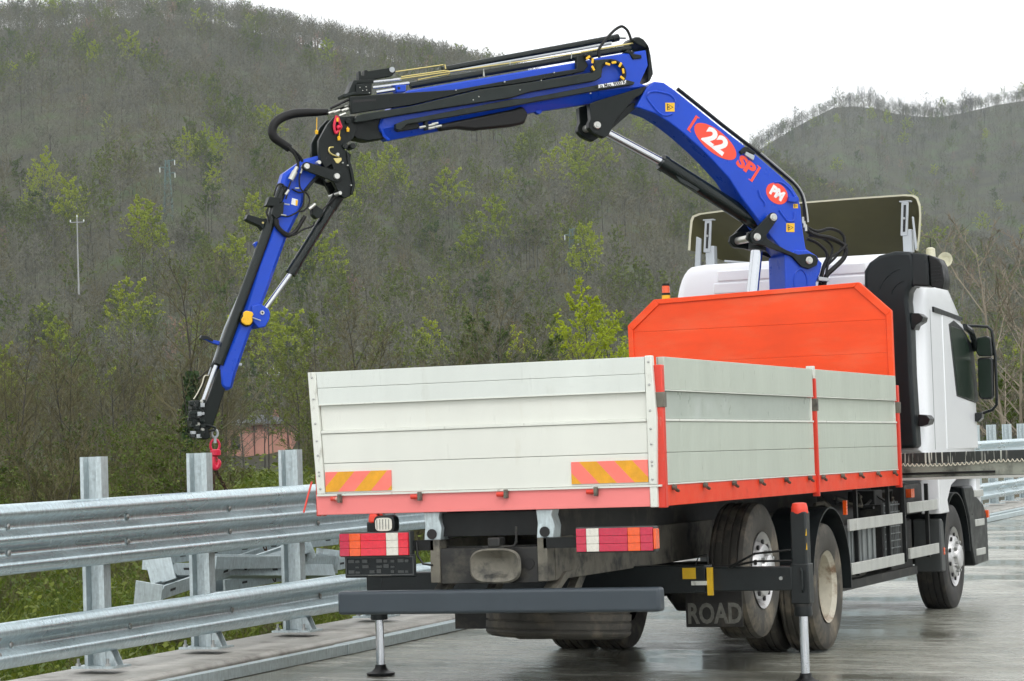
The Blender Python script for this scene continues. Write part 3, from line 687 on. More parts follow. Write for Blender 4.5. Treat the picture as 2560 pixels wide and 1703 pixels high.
# ================================================================== THE FLATBED TRUCK
D_ = dict(rvar=.12, rscale=6)
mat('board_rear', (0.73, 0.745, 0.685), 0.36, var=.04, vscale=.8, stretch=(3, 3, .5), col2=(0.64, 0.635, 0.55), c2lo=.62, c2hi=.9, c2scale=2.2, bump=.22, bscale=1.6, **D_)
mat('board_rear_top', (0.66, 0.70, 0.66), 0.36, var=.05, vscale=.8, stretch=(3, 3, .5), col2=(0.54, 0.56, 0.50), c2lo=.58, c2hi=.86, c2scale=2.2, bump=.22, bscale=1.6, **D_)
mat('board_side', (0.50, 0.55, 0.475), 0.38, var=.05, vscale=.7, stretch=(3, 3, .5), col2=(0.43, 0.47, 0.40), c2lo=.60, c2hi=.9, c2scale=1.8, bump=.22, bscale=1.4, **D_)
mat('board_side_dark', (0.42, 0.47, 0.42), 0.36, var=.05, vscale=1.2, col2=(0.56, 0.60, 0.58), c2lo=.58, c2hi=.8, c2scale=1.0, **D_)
mat('alu_trim', (0.72, 0.74, 0.68), 0.4, 0.0, var=.06, col2=(0.28, 0.27, 0.22), c2lo=.60, c2hi=.74, c2scale=14, stretch=(1, 1, .35))
mat('paint_red', (0.80, 0.055, 0.014), 0.4, spec=.3, var=.06, vscale=2, col2=(0.55, 0.04, 0.02), c2lo=.6, c2hi=.8, c2scale=5, **D_)
mat('paint_red_worn', (0.70, 0.05, 0.028), 0.38, var=.08, vscale=6, col2=(0.62, 0.36, 0.30), c2lo=.63, c2hi=.70, c2scale=16, stretch=(1, 1, .25), **D_)
mat('paint_pink', (0.88, 0.235, 0.225), 0.4, var=.025, vscale=2)
mat('paint_head', (0.92, 0.078, 0.014), 0.42, spec=.3, var=.08, vscale=1.6, stretch=(1, 1, 3.5), col2=(0.92, 0.15, 0.06), c2lo=.50, c2hi=.78, c2scale=1.5, bump=.2, bscale=3.5, **D_)
mat('steel_black', (0.008, 0.009, 0.009), 0.45, 0.0, var=.3, vscale=5, rvar=.15, spec=.3)
mat('chassis_dirt', (0.018, 0.018, 0.017), 0.6, var=.35, vscale=4, col2=(0.085, 0.078, 0.06), c2lo=.52, c2hi=.75, c2scale=5)
mat('chassis_mud', (0.15, 0.14, 0.112), 0.7, var=.3, vscale=4, col2=(0.035, 0.035, 0.032), c2lo=.48, c2hi=.66, c2scale=6)
mat('beam_grey', (0.015, 0.019, 0.020), 0.42, spec=.35, var=.25, vscale=5, col2=(0.12, 0.12, 0.105), c2lo=.66, c2hi=.74, c2scale=30, rvar=.1)
mat('bumper_grey', (0.040, 0.053, 0.066), 0.42, var=.05, vscale=3, bump=.02, bscale=120, rvar=.08)
mat('chrome_rod', (0.58, 0.60, 0.63), 0.10, 1.0)
mat('rubber', (0.018, 0.017, 0.016), 0.6, var=.3, vscale=6, col2=(0.10, 0.085, 0.06), c2lo=.52, c2hi=.78, c2scale=5, bump=.1, bscale=50)
mat('rubber_mud', (0.05, 0.046, 0.038), 0.7, var=.3, vscale=6, col2=(0.19, 0.16, 0.115), c2lo=.48, c2hi=.7, c2scale=4, bump=.12, bscale=50)
mat('rim_silver', (0.62, 0.62, 0.62), 0.34, 0.55, var=.12, vscale=8, col2=(0.16, 0.13, 0.10), c2lo=.58, c2hi=.72, c2scale=7)
mat('rim_cream', (0.52, 0.49, 0.40), 0.5, 0.0, var=.15, vscale=6, col2=(0.20, 0.13, 0.08), c2lo=.48, c2hi=.66, c2scale=6)
mat('rubber_cap', (0.85, 0.07, 0.04), 0.45)
mat('yellow_paint', (0.80, 0.50, 0.02), 0.45, var=.1, vscale=12)
mat('lens_red', (0.55, 0.010, 0.05), 0.12, var=.12, vscale=40, coat=.6)
mat('lens_red_bright', (0.75, 0.012, 0.035), 0.12, var=.12, vscale=40, coat=.6)
mat('lens_orange', (0.85, 0.10, 0.01), 0.12, var=.1, vscale=40, coat=.6)
mat('lens_white', (0.72, 0.70, 0.62), 0.15, var=.1, vscale=40, coat=.6)
mat('plastic_black', (0.009, 0.012, 0.013), 0.36, var=.15, rvar=.1, spec=.32)
mat('plastic_grey', (0.05, 0.055, 0.055), 0.45)
mat('duct_black', (0.008, 0.012, 0.0135), 0.38, spec=.28, var=.12, vscale=3, col2=(0.06, 0.07, 0.07), c2lo=.70, c2hi=.80, c2scale=22, stretch=(1, 1, .12), rvar=.1)
mat('cab_white', (0.88, 0.90, 0.93), 0.22, var=.015, vscale=2, coat=.3)
mat('cab_seam', (0.16, 0.17, 0.18), 0.5)
mat('glass_dark', (0.008, 0.02, 0.012), 0.22, spec=.35)
mat('mirror_back', (0.008, 0.011, 0.011), 0.22, spec=.35)
mat('alu_plank', (0.52, 0.53, 0.50), 0.45, 0.25, var=.12, vscale=6, stretch=(1, 1, .3), col2=(0.20, 0.19, 0.16), c2lo=.60, c2hi=.76, c2scale=7)
mat('tank_grey', (0.22, 0.24, 0.24), 0.5, .2, var=.3, vscale=5, stretch=(1, 1, .2), col2=(0.07, 0.07, 0.065), c2lo=.5, c2hi=.65, c2scale=4)
mat('marker_orange', (0.78, 0.36, 0.015), 0.4, var=.12, vscale=12)
mat('marker_red', (0.95, 0.20, 0.16), 0.35, var=.1, vscale=7)
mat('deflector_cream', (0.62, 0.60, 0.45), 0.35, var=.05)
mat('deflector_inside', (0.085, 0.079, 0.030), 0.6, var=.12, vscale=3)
mat('bracket_grey', (0.42, 0.45, 0.47), 0.4, .2)
mat('letter_worn', (0.17, 0.17, 0.15), 0.7, var=.3, vscale=25)
mat('cord_white', (0.74, 0.70, 0.58), 0.5)

truck = empty('flatbed_truck', (0, 0, 0))
tag(truck, 'white cab truck with grey drop-side bed and red headboard on wet bridge', 'truck')
T = truck
HB = 1.25
# ---- bed floor and beams
MB().box(-1.24, 1.24, .085, 6.9, 1.36, 1.41).build('bed_floor', 'chassis_dirt', T)
MB().prism([(-1.255, 1.288), (1.20, 1.29), (1.20, 1.428), (-1.262, 1.428)], 0, .08, 'y').build('rear_beam', 'paint_pink', T, bev=.004)
MB().box(1.165, 1.25, .09, 6.86, 1.29, 1.425).build('side_beam', 'paint_red', T, bev=.004)
MB().box(-1.25, -1.165, .09, 6.86, 1.29, 1.425).build('side_beam', 'paint_red', T, bev=.004)
# ---- tailgate: separate planks, the top one proud, the second recessed
def lx(z): return -1.247-.045*(z-1.43)/.84              # the left edge of the gate leans outwards
tg = empty('tailgate', (0, 0, 1.43), parent=T)
def plank(z0, z1, y0, y1, m, inset=0.0):
    l0, l1 = lx(z0)+.065+inset, lx(z1)+.065+inset
    return MB().prism([(l0, z0-1.43), (1.165-inset, z0-1.43), (1.165-inset, z1-1.43), (l1, z1-1.43)], y0, y1, 'y').build('plank', m, tg, bev=.003)
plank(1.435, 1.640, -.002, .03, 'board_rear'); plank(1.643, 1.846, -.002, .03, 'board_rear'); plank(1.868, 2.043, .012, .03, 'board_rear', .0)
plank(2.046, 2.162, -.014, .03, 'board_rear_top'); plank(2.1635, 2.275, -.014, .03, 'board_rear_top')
MB().prism([(lx(1.43)+.066, .006), (1.164, .006), (1.164, .844), (lx(2.27)+.066, .844)], .031, .04, 'y').build('gap_backing', 'alu_plank', tg)  # thin sheet closing the gaps behind the planks
MB().prism([(lx(1.846)+.065, .418), (1.165, .418), (1.165, .438), (lx(1.868)+.065, .438)], -.012, .03, 'y').build('lip', 'alu_trim', tg, bev=.003)
MB().prism([(lx(2.04)+.065, .6135), (1.165, .6135), (1.165, .621), (lx(2.04)+.065, .621)], -.018, .0, 'y').build('lip', 'alu_trim', tg)
MB().prism([(lx(1.43)-.0, -.012), (1.25, -.010), (1.25, .003), (lx(1.43), .003)], -.016, .03, 'y').build('lip', 'alu_trim', tg)
MB().prism([(lx(1.433), .004), (lx(1.433)+.062, .004), (lx(2.28)+.062, .846), (lx(2.28), .846)], -.014, .04, 'y').build('end_profile', 'alu_trim', tg, bev=.004)
MB().prism([(1.168, .004), (1.222, .004), (1.236, .44), (1.226, .62), (1.214, .852), (1.168, .852)], -.018, .04, 'y').build('end_profile', 'alu_trim', tg, bev=.006)
MB().box(1.17, 1.222, -.012, .06, -.145, .0).build('end_profile', 'alu_trim', tg, bev=.006)
rv = MB().lathe([(0, .008), (.004, .0075), (.007, .004)], 8, axis='y').xf(Matrix.Rotation(math.pi, 4, 'Z')).mesh('rivet', 'bolt_steel')
for z in (1.47, 1.56, 1.585, 1.70, 1.80, 1.92, 2.09, 2.24):
    put(rv, 'rivet', tg, (lx(z)+.03, -.014, z-1.43)); put(rv, 'rivet', tg, (1.195, -.018, z-1.43))
# hinges
for x in (-1.09, -.49, .14, .78):
    hg = MB().cyl((x-.045, -.022, -.032), (x+.02, -.022, -.032), .016, 10).build('hinge', 'paint_red_worn', tg)
    MB().box(x+.01, x+.032, -.045, -.003, -.06, .0).build('hinge_clip', 'chassis_mud', hg, bev=.003)
# hazard boards
def hazard(x0, x1, z0, z1, slope):
    e = empty('hazard_board', ((x0+x1)/2, -.0075, (z0+z1)/2-1.43), parent=tg); w, h = (x1-x0)/2, (z1-z0)/2
    sk = h*2*.95; xs = [-w+(i*.118)-.075 for i in range(7)]
    def clip(poly):
        for sgn, lim in ((1, w), (-1, w)):
            out = []
            for i in range(len(poly)):
                a, b = poly[i], poly[(i+1) % len(poly)]; ia, ib = sgn*a[0] <= lim, sgn*b[0] <= lim
                if ia: out.append(a)
                if ia != ib:
                    t = (sgn*lim-a[0])/(b[0]-a[0]); out.append((sgn*lim, a[1]+(b[1]-a[1])*t))
            poly = out
        return poly
    for i in range(-2, 7):
        c = -w+.124*i-.03; q = [(c, -h), (c+.124, -h), (c+.124+sk, h), (c+sk, h)]
        if slope < 0: q = [(-a, b) for a, b in q]
        q = clip(q)
        if len(q) >= 3: MB().prism(q, -.003, .004, 'y').build('stripe', 'marker_orange' if (i % 2 == 0) else 'marker_red', e, smooth=False)
hazard(-1.182, -.684, 1.447, 1.583, 1); hazard(.627, 1.163, 1.452, 1.598, -1)
# ---- right drop sides
def side(y0, y1, name, dark):
    e = empty(name, (1.25, y0, 1.43), parent=T)
    def pk(z0, z1, x0, x1, m, n='plank', i=0): return MB().box(x0, x1, .02+i, y1-y0-.02-i, z0-1.43, z1-1.43).build(n, m, e, bev=.003)
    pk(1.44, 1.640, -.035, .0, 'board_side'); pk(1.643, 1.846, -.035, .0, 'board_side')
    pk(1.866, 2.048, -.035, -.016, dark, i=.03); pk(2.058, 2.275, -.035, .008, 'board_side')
    pk(1.848, 1.864, -.035, .008, 'alu_trim', 'lip'); pk(2.050, 2.057, -.03, .012, 'alu_trim', 'lip'); pk(1.428, 1.438, -.035, .006, 'alu_trim', 'lip')
    MB().box(-.047, -.037, .02, y1-y0-.02, .005, .845).build('gap_backing', 'alu_plank', e)  # backing sheet added to keep red bounce light out of the plank gaps
    for y in (.02, y1-y0-.05): MB().box(-.035, -.004, y, y+.03, .435, .618).build('end_profile', 'alu_trim', e)
    for k in range(6 if y1-y0 > 3.2 else 5):
        y = .12+k*((y1-y0-.35)/(5 if y1-y0 > 3.2 else 4))
        b = MB().cyl((.004, y, -.018), (.03, y, -.022), .018, 8).build('latch', 'chassis_mud', e); MB().cyl((.028, y, -.035), (.028, y+.05, -.045), .011, 6).build('latch_pin', 'chain_rust', b)
    return e
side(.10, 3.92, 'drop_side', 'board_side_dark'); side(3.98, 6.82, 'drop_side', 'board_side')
lf = MB()
for z0, z1 in ((1.44, 1.64), (1.643, 1.846), (1.866, 2.05), (2.056, 2.275)):
    MB().box(-1.25, -1.215, .1, 6.82, z0, z1).build('left_plank', 'board_side', T, bev=.003)
for y, w, zt, z0 in ((.045, .055, 2.22, 1.28), (3.95, .03, 2.20, 1.26), (6.84, .05, 2.19, 1.27)):
    p = MB().box(1.215, 1.272, y-w/2, y+w/2, z0, zt).build('stake_post', 'paint_red_worn', T, bev=.006)
    MB().box(1.225, 1.281, y-w/2-.006, y+w/2+.006, 1.94, 2.04).build('latch_plate', 'chassis_mud', p, bev=.004)
    MB().box(-1.272, -1.215, y-w/2, y+w/2, z0, zt).build('stake_post', 'paint_red_worn', T, bev=.006)
MB().box(1.20, 1.262, 3.925, 3.975, 2.20, 2.30).build('post_cap', 'alu_trim', T, bev=.004)
MB().tube([(-1.30, .02, 1.52), (-1.315, -.02, 1.42), (-1.33, -.06, 1.31)], .007, 6).build('tension_strap', 'paint_red_worn', T)
# ---- headboard: five boards inside a frame
hb = empty('headboard', (0, 6.84, 1.42), parent=T)
def xlim(z):
    return -1.262-.012*(z-1.42)/1.43, 1.242
zs = [1.56, 1.87, 2.18, 2.49, 2.79, 3.10]
for i in range(5):
    z0, z1 = zs[i]+.0005, zs[i+1]-.0005
    pts = [(xlim(z0)[0]+.045, z0), (xlim(z0)[1]-.045, z0)]
    pts += [(xlim(z1)[1]-.045, z1), (xlim(z1)[0]+.045, z1)]
    if i == 4: pts = [(-1.228, z0), (1.197, z0), (1.197, 2.848), (.938, 3.096), (-.99, 3.044), (-1.228, 2.84)]
    MB().prism([(x, z-1.42) for x, z in pts], -.02+.0008*(i % 2), .02, 'y').build('board', 'paint_head', hb, bev=.002)
fr = [((-1.262, 1.42), (-1.274, 2.854)), ((-1.274, 2.854), (-1.008, 3.085)), ((-1.008, 3.085), (.954, 3.139)), ((.954, 3.139), (1.242, 2.867)), ((1.242, 2.867), (1.242, 1.42))]
cen = (0, 2.3); ins = lambda p: (p[0]+(-.05 if p[0] > 0 else .05), p[1]-.045*(1 if p[1] > 2 else 0))
for a, b in fr:
    q = [a, b, ins(b), ins(a)]
    MB().prism([(x, z-1.42) for x, z in q], -.036, .028, 'y').build('frame_edge', 'paint_head', hb, bev=.005)
MB().box(-1.26, 1.24, -.03, .027, 0, .13).build('frame_edge', 'paint_head', hb)
bc = empty('beacon', (-.917, 6.9, 3.075), parent=T)
MB().lathe([(0, .04), (.05, .04)], 16, axis='z').build('beacon_base', 'yellow_paint', bc); MB().lathe([(.052, .041), (.07, .041)], 16, axis='z').build('beacon_ring', 'steel_black', bc)
MB().lathe([(.072, .038), (.135, .037), (.14, .03)], 16, axis='z').build('beacon_lens', 'lens_orange', bc); MB().lathe([(.142, .036), (.16, .036)], 16, axis='z').build('beacon_ring', 'steel_black', bc)

# ---- chassis
for s in (-1, 1):
    MB().box(s*.39-.035, s*.39+.035, .02, 10.2, .81, 1.10).build('frame_rail', 'chassis_mud', T, bev=.004)
    MB().prism([(s*.41-.06, 1.10), (s*.41+.06, 1.10), (s*.41+.07, 1.18), (s*.41+.05, 1.25), (s*.41+.06, 1.289), (s*.41-.06, 1.289), (s*.41-.05, 1.2)], .03, .16, 'y').build('subframe_end', 'galvanised_post', T, bev=.004)
    MB().box(s*.41-.05, s*.41+.05, .165, 6.9, 1.105, 1.288).build('subframe_rail', 'chassis_dirt', T)
    MB().cyl((s*.41, .020, 1.14), (s*.41, .034, 1.14), .035, 14).build('tube_end', 'slot_dark', T)
for y in (.15, 1.4, 3.6, 5.2): MB().box(-.355, .355, y, y+.06, .86, 1.05).build('cross_member', 'chassis_dirt', T)
for y in (.9, 2.2, 3.3, 5.0, 6.2): MB().box(-1.15, 1.15, y, y+.06, 1.291, 1.358).build('bed_bearer', 'chassis_dirt', T)
MB().box(-.35, .35, .08, .12, 1.12, 1.28).build('rear_plate', 'steel_black', T)
# side gusset plate at the right rail end, dirty
MB().prism([(.16, .81), (.9, .92), (1.0, 1.10), (.16, 1.10)], .424, .43, 'x').build('rail_plate', 'chassis_mud', T)
# coupling
cp = empty('drawbar_coupling', (.07, -.03, .92), parent=T)
def superell(a, b, n=40, p=3.2): return [(a*math.copysign(abs(math.cos(t))**(2/p), math.cos(t)), b*math.copysign(abs(math.sin(t))**(2/p), math.sin(t))) for t in [2*math.pi*i/n for i in range(n)]]
fo, fi, fd = superell(.185, .118), superell(.172, .106), superell(.062, .022)
mb = MB(); n = 40
mb.v = [(x, 0, z) for x, z in fo]+[(x, -.012, z) for x, z in fi]+[(x, .055, z+.03) for x, z in fd]+[(x*.8, .10, z*.8) for x, z in fo]
for i in range(n):
    j = (i+1) % n; mb.f += [(i, j, n+j, n+i), (n+i, n+j, 2*n+j, 2*n+i), (i, 3*n+i, 3*n+j, j)]
mb.f.append(tuple(2*n+i for i in range(n)))
mb.f = [tuple(reversed(q)) for q in mb.f]
mb.build('funnel', 'chassis_mud', cp, ang=50)
MB().box(-.05, .04, -.01, .1, .125, .19).build('latch_housing', 'chassis_dirt', cp, bev=.01)
MB().box(-.09, .06, .0, .1, .11, .135).build('latch_base', 'chassis_dirt', cp, bev=.005)
MB().tube([(.06, .02, .125), (.13, .02, .13), (.15, .02, .16), (.15, .02, .26)], .009, 8).build('release_lever', 'chassis_dirt', cp)
text('raised_lettering', 'ROCKINGER', 'chassis_mud', cp, Matrix.Translation((.0, .008, -.066)) @ Matrix.Rotation(R(62), 4, 'X'), .032, .002)
MB().box(-.355, .355, .03, .14, .80, 1.04).build('end_cross_member', 'chassis_dirt', T, bev=.006)
MB().cyl((.29, .025, .93), (.29, .04, .93), .038, 16).build('end_hole', 'slot_dark', T)
# struts of the underrun bar
for s in (-1, 1): MB().prism([(.05, .72), (.13, .72), (.45, .86), (.30, .86)], s*.40-.05, s*.40+.05, 'x').build('bumper_strut', 'chassis_mud', T, bev=.004)
MB().box(-1.08, 1.238, -.09, .03, .606, .765).build('rear_bumper', 'bumper_grey', T, bev=.022, seg=3)
# tail lights
def tail(x0, x1, segs, out):
    e = empty('tail_light', ((x0+x1)/2, -.02, 1.08), parent=T); w = (x1-x0)/2; h = .077
    MB().box(-w-.008, w+.008, .0, .075, -h-.008, h+.008).build('housing', 'plastic_grey', e, bev=.006)
    tot = sum(s[0] for s in segs); x = -w
    for wd, m in segs:
        a = x; x += wd/tot*2*w
        for r in range(3):
            z0 = -h+r*2*h/3
            MB().box(a+.001, x-.001, -.022, .002, z0+.0006, z0+2*h/3-.0006).build('lens', m, e, bev=.0025)
    if out: MB().box(w+.001, w+.02, -.016, .06, -h+.01, h-.01).build('side_lens', 'lens_orange', e, bev=.004)
tail(-1.074, -.560, [(65, 'lens_red'), (75, 'lens_orange'), (170, 'lens_red_bright'), (80, 'lens_white'), (65, 'lens_red_bright')], False)
tail(.655, 1.190, [(70, 'lens_red'), (87, 'lens_white'), (195, 'lens_red'), (85, 'lens_orange'), (85, 'lens_red')], True)
MB().box(-.555, -.40, .02, .06, 1.03, 1.10).build('lamp_arm', 'steel_black', T); MB().box(.40, .65, .02, .06, 1.03, 1.10).build('lamp_arm', 'steel_black', T)
MB().tube([(-.53, .03, 1.10), (-.51, .0, 1.0), (-.47, .0, .94), (-.40, .0, .93)], .008, 6).build('lamp_cable', 'steel_black', T)
# number plate holder
ph = empty('plate_holder', (-.788, -.01, .935), parent=T)
MB().box(-.265, .265, 0, .02, -.082, .075).build('back_plate', 'plastic_black', ph, bev=.008)
for q in ((-.255, .255, .052, .062), (-.255, .255, -.070, -.060)): MB().box(q[0], q[1], -.008, -.0005, q[2], q[3]).build('rim_edge', 'plastic_grey', ph, bev=.003)
for x in (-.255, .247): MB().box(x, x+.008, -.008, -.0005, -.0595, .0515).build('rim_edge', 'plastic_grey', ph)
r3 = random.Random(8)
for gx in range(9):
    for gz in range(3):
        if r3.random() < .22: continue
        x = -.235+gx*.053; z = -.052+gz*.036
        MB().box(x, x+r3.uniform(.022, .045), -.0055-.002*r3.random(), -.0005, z, z+r3.uniform(.01, .027)).build('emboss', 'plastic_grey', ph)
text('holder_lettering', 'www.eurocommotion.com', 'letter_worn', ph, Matrix.Translation((0, -.0085, -.0655)) @ Matrix.Rotation(R(90), 4, 'X'), .016, .0005)
# work lamp
wk = empty('work_lamp', (-.745, .0, 1.215), parent=T)
MB().prism(superell(.078, .06, 28, 4), -.02, .07, 'y').build('housing', 'plastic_black', wk, bev=.008)
MB().prism(superell(.062, .045, 28, 4), -.026, -.019, 'y').build('glass', 'lens_white', wk)
for k in range(5): MB().box(-.05+k*.022, -.047+k*.022, -.029, -.0262, -.035, .035).build('glass_rib', 'plastic_grey', wk)
MB().box(-.12, -.06, .0, .06, .01, .075).build('lamp_cap', 'rubber_cap', wk, bev=.012); MB().box(-.115, -.07, .0, .06, -.07, .009).build('lamp_stem', 'steel_black', wk)

# ---- wheels
def wheel(cx, cy, cz, kind, s=1, dual=False):
    e = empty('wheel', (cx, cy, cz), parent=T); R0 = .52
    e.rotation_euler = (0, 0, 0 if s > 0 else math.pi)
    def tyre(off, m):
        prof = [(-.13, .29), (-.145, .33), (-.152, .42), (-.145, .475), (-.13, .508)]
        for x in (-.09, -.03, .03, .09): prof += [(x-.022, R0), (x-.008, R0), (x-.006, R0-.012), (x+.006, R0-.012), (x+.008, R0)]
        prof += [(.13, .508), (.145, .475), (.152, .42), (.145, .33), (.13, .29)]
        return MB().lathe([(a+off, r) for a, r in prof], 56, axis='x', cap=False).build('tyre', m, e, ang=25)
    tyre(-.15, 'rubber_mud' if kind != 'front' else 'rubber')
    if dual: tyre(-.49, 'rubber_mud')
    if kind == 'deep':
        MB().lathe([(-.005, .295), (-.02, .285), (-.04, .262), (-.20, .25), (-.235, .235), (-.235, .12), (-.20, .115), (-.20, .0)], 40, axis='x', cap=False).build('rim', 'rim_cream', e)
        for k in range(10):
            a = k*math.pi/5; MB().lathe([(-.236, .018), (-.205, .018), (-.203, .008)], 6, (0, .165*math.cos(a), .165*math.sin(a)), 'x').build('wheel_nut', 'chassis_mud', e)
    else:
        m = 'rim_silver'
        MB().lathe([(-.005, .295), (-.02, .285), (-.05, .262), (-.14, .25), (-.10, .232), (-.02, .215), (.01, .195), (.02, .165), (.02, .125), (.05, .115), (.065, .09), (.065, 0)], 40, axis='x', cap=False).build('rim', m, e)
        for k in range(10):
            a = k*math.pi/5; MB().lathe([(.02, .017), (.048, .017), (.052, .008)], 6, (0, .145*math.cos(a), .145*math.sin(a)), 'x').build('wheel_nut', 'bolt_steel', e)
            MB().lathe([(-.012, .020), (.004, .020)], 10, (0, .216*math.cos(a+.3), .216*math.sin(a+.3)), 'x').build('hand_hole', 'slot_dark', e)
    MB().lathe([(-.30, .22), (-.30, 0)], 24, axis='x', cap=False).build('brake_drum', 'chassis_dirt', e)
    return e
wheel(1.17, 4.5, .525-.012, 'deep', 1, True); wheel(-1.17, 4.5, .535, 'deep', -1, True)
wheel(1.03, 3.10, .72, 'hub', 1); wheel(-1.03, 3.10, .72, 'hub', -1)
wheel(1.19, 9.38, .535, 'front', 1); wheel(-1.19, 9.38, .56, 'front', -1)
for y, z in ((4.5, .525), (3.10, .72), (9.38, .535)): MB().cyl((-.9, y, z), (.9, y, z), .075, 14).build('axle', 'chassis_dirt', T)
MB().lathe([(-.2, .10), (-.12, .2), (.12, .2), (.2, .10)], 20, (0, 4.5, .525), 'x').build('differential', 'chassis_dirt', T)
# spare wheel slung flat under the tail
sw = empty('spare_wheel', (.03, 1.25, .50), (R(-3), R(2), 0), parent=T)
pr = [(-.13, .29), (-.145, .33), (-.152, .42), (-.145, .475), (-.13, .508)]
for x in (-.09, -.03, .03, .09): pr += [(x-.022, .52), (x-.008, .52), (x-.006, .508), (x+.006, .508), (x+.008, .52)]
pr += [(.13, .508), (.145, .475), (.152, .42), (.145, .33), (.13, .29)]
MB().lathe(pr, 56, axis='z', cap=False).build('tyre', 'rubber_mud', sw, ang=25)
MB().lathe([(.10, .292), (.02, .25), (-.10, .25), (-.12, .0)], 32, axis='z', cap=False).build('rim', 'rim_cream', sw)
for s in (-1, 1): MB().prism([(.55, .62), (.70, .62), (1.0, .84), (.86, .84)], s*.30+.03-.03, s*.30+.03+.03, 'x').build('spare_carrier', 'chassis_mud', T)
# mudguards
def guard(cx, w, cy, cz, r, a0, a1, m):
    mb = MB(); N = 18; th = .012
    for i in range(N+1):
        a = R(a0+(a1-a0)*i/N)
        for rr in (r, r+th):
            for x in (cx-w/2, cx+w/2): mb.v.append((x, cy+rr*math.cos(a), cz+rr*math.sin(a)))
    for i in range(N):
        o, p = i*4, i*4+4; mb.f += [(o, p, p+1, o+1), (o+2, o+3, p+3, p+2), (o, o+2, p+2, p), (o+1, p+1, p+3, o+3)]
    mb.f += [(0, 1, 3, 2), (N*4, N*4+2, N*4+3, N*4+1)]
    return mb.build('mudguard', m, T)
for s in (-1, 1):
    guard(s*1.0, .42, 4.5, .55, .60, -8, 172, 'plastic_black')
mfp = [(0.646,0.549),(1.085,0.544),(1.077,0.338),(0.639,0.341)]
mf = empty('mud_flap', (mfp[0][0], 2.3, mfp[3][1]), parent=T); mw, mh = mfp[1][0]-mfp[0][0], mfp[0][1]-mfp[3][1]
MB().box(0, mw, 0, .012, 0, mh+.25).build('flap', 'rubber', mf, bev=.003)
text('flap_lettering', 'ROAD', 'letter_worn', mf, Matrix.Translation((mw*.51, -.002, mh*.45)) @ Matrix.Rotation(R(90), 4, 'X'), mh*1.0, .001, bold=.006, sx=.72)
MB().box(-1.22, -.75, 2.3, 2.312, mfp[3][1], mfp[0][1]+.25).build('mud_flap', 'rubber', T)
# ---- rear stabiliser
st = empty('rear_stabiliser', (0, 1.87, .72), parent=T)
MB().box(-.97, .97, -.09, .09, -.098, .102).build('outer_beam', 'beam_grey', st, bev=.008)
for s in (-1, 1):
    MB().box(*sorted((s*.90, s*1.61)), -.072, .072, -.088, .082).build('slide_beam', 'beam_grey', st, bev=.008)
    zf = deck(1.87, s*1.66)-.72
    lg = MB().box(s*1.665-.058, s*1.665+.058, -.058, .058, -.16, .47).build('leg', 'beam_grey', st, bev=.010)
    MB().box(s*1.665-.068, s*1.665+.068, -.068, .068, -.185, .10).build('leg_sleeve', 'beam_grey', st, bev=.008)
    MB().lathe([(0, .062), (.012, .066), (.085, .062)], 20, (s*1.665, 0, -.275), 'z').build('collar', 'beam_grey', st)
    MB().lathe([(.0, .069), (.02, .069)], 20, (s*1.665, 0, -.205), 'z').build('clamp_ring', 'chassis_dirt', st)
    MB().cyl((s*1.665, 0, zf+.03), (s*1.665, 0, -.19), .032, 20).build('ram_rod', 'chrome_rod', st)
    MB().lathe([(.0, .105), (.018, .11), (.03, .07), (.055, .045), (.08, .04)], 24, (s*1.665, 0, zf+.004), 'z').build('foot', 'steel_black', st)
    MB().lathe([(0, .058), (.008, .062), (.05, .058), (.075, .05), (.08, .03)], 20, (s*1.665, 0, .455), 'z').build('leg_cap', 'rubber_cap', st)
MB().box(.80, .90, -.097, -.0905, .005, .085).build('warning_plate', 'yellow_paint', st); MB().box(.985, 1.025, -.10, -.073, -.115, .085).build('warning_plate', 'yellow_paint', st)
MB().box(.87, .985, -.115, -.095, -.04, -.01).build('lock_lever', 'alu_trim', st); MB().tube([(.90, -.1, .10), (.93, -.1, .17), (.99, -.1, .18), (1.0, -.1, .10)], .005, 6).build('lock_cable', 'steel_black', st)
MB().cyl((1.53, -.073, -.0), (1.53, -.082, -.0), .014, 10).build('grease_nipple', 'bolt_steel', st); MB().cyl((1.47, -.0725, -.0), (1.47, -.074, -.0), .015, 10).build('bolt_hole', 'slot_dark', st)
for dz in (0, .055): MB().tube([(1.15, -.09, .085), (1.22, -.10, .10+dz*.3), (1.35, -.10, .125+dz), (1.62, -.09, .125+dz*1.4)], .009, 6).build('hydraulic_hose', 'steel_black', st)
for z in (.20, .30): MB().prism([(1.718, z), (1.728, z), (1.726, z+.05)], -.062, -.058, 'y').build('warning_sticker', 'yellow_paint', st)
MB().tube([(1.685, -.07, -.10), (1.69, -.095, -.08), (1.69, -.095, .05), (1.675, -.07, .07)], .008, 6).build('grab_handle', 'beam_grey', st)

# ---- side guards, tanks
sg = empty('side_guard', (1.2, 5.1, .6), parent=T)
for (y0, y1, z0, z1) in ((5.11, 7.06, .940, 1.038), (5.14, 7.07, .573, .670), (7.35, 8.57, 1.024, 1.122), (7.33, 8.56, .604, .702)):
    MB().box(-.012, .014, y0-5.1, y1-5.1, z0-.6, z1-.6).build('guard_plank', 'alu_plank', sg, bev=.004)
for y, z0, z1 in ((5.5, .55, 1.30), (6.68, .55, 1.30), (7.30, .58, 1.30), (8.28, .58, 1.28)): MB().box(-.05, -.014, y-.02-5.1, y+.02-5.1, z0-.6, z1-.6).build('upright', 'steel_black', sg, bev=.004)
def tank(x, z, r, y0, y1, m): return MB().lathe([(y0, 0), (y0+.01, r*.6), (y0+.04, r*.95), (y0+.07, r), (y1-.07, r), (y1-.04, r*.95), (y1-.01, r*.6), (y1, 0)], 24, (x, 0, z), 'y', cap=False).build('air_tank', m, T)
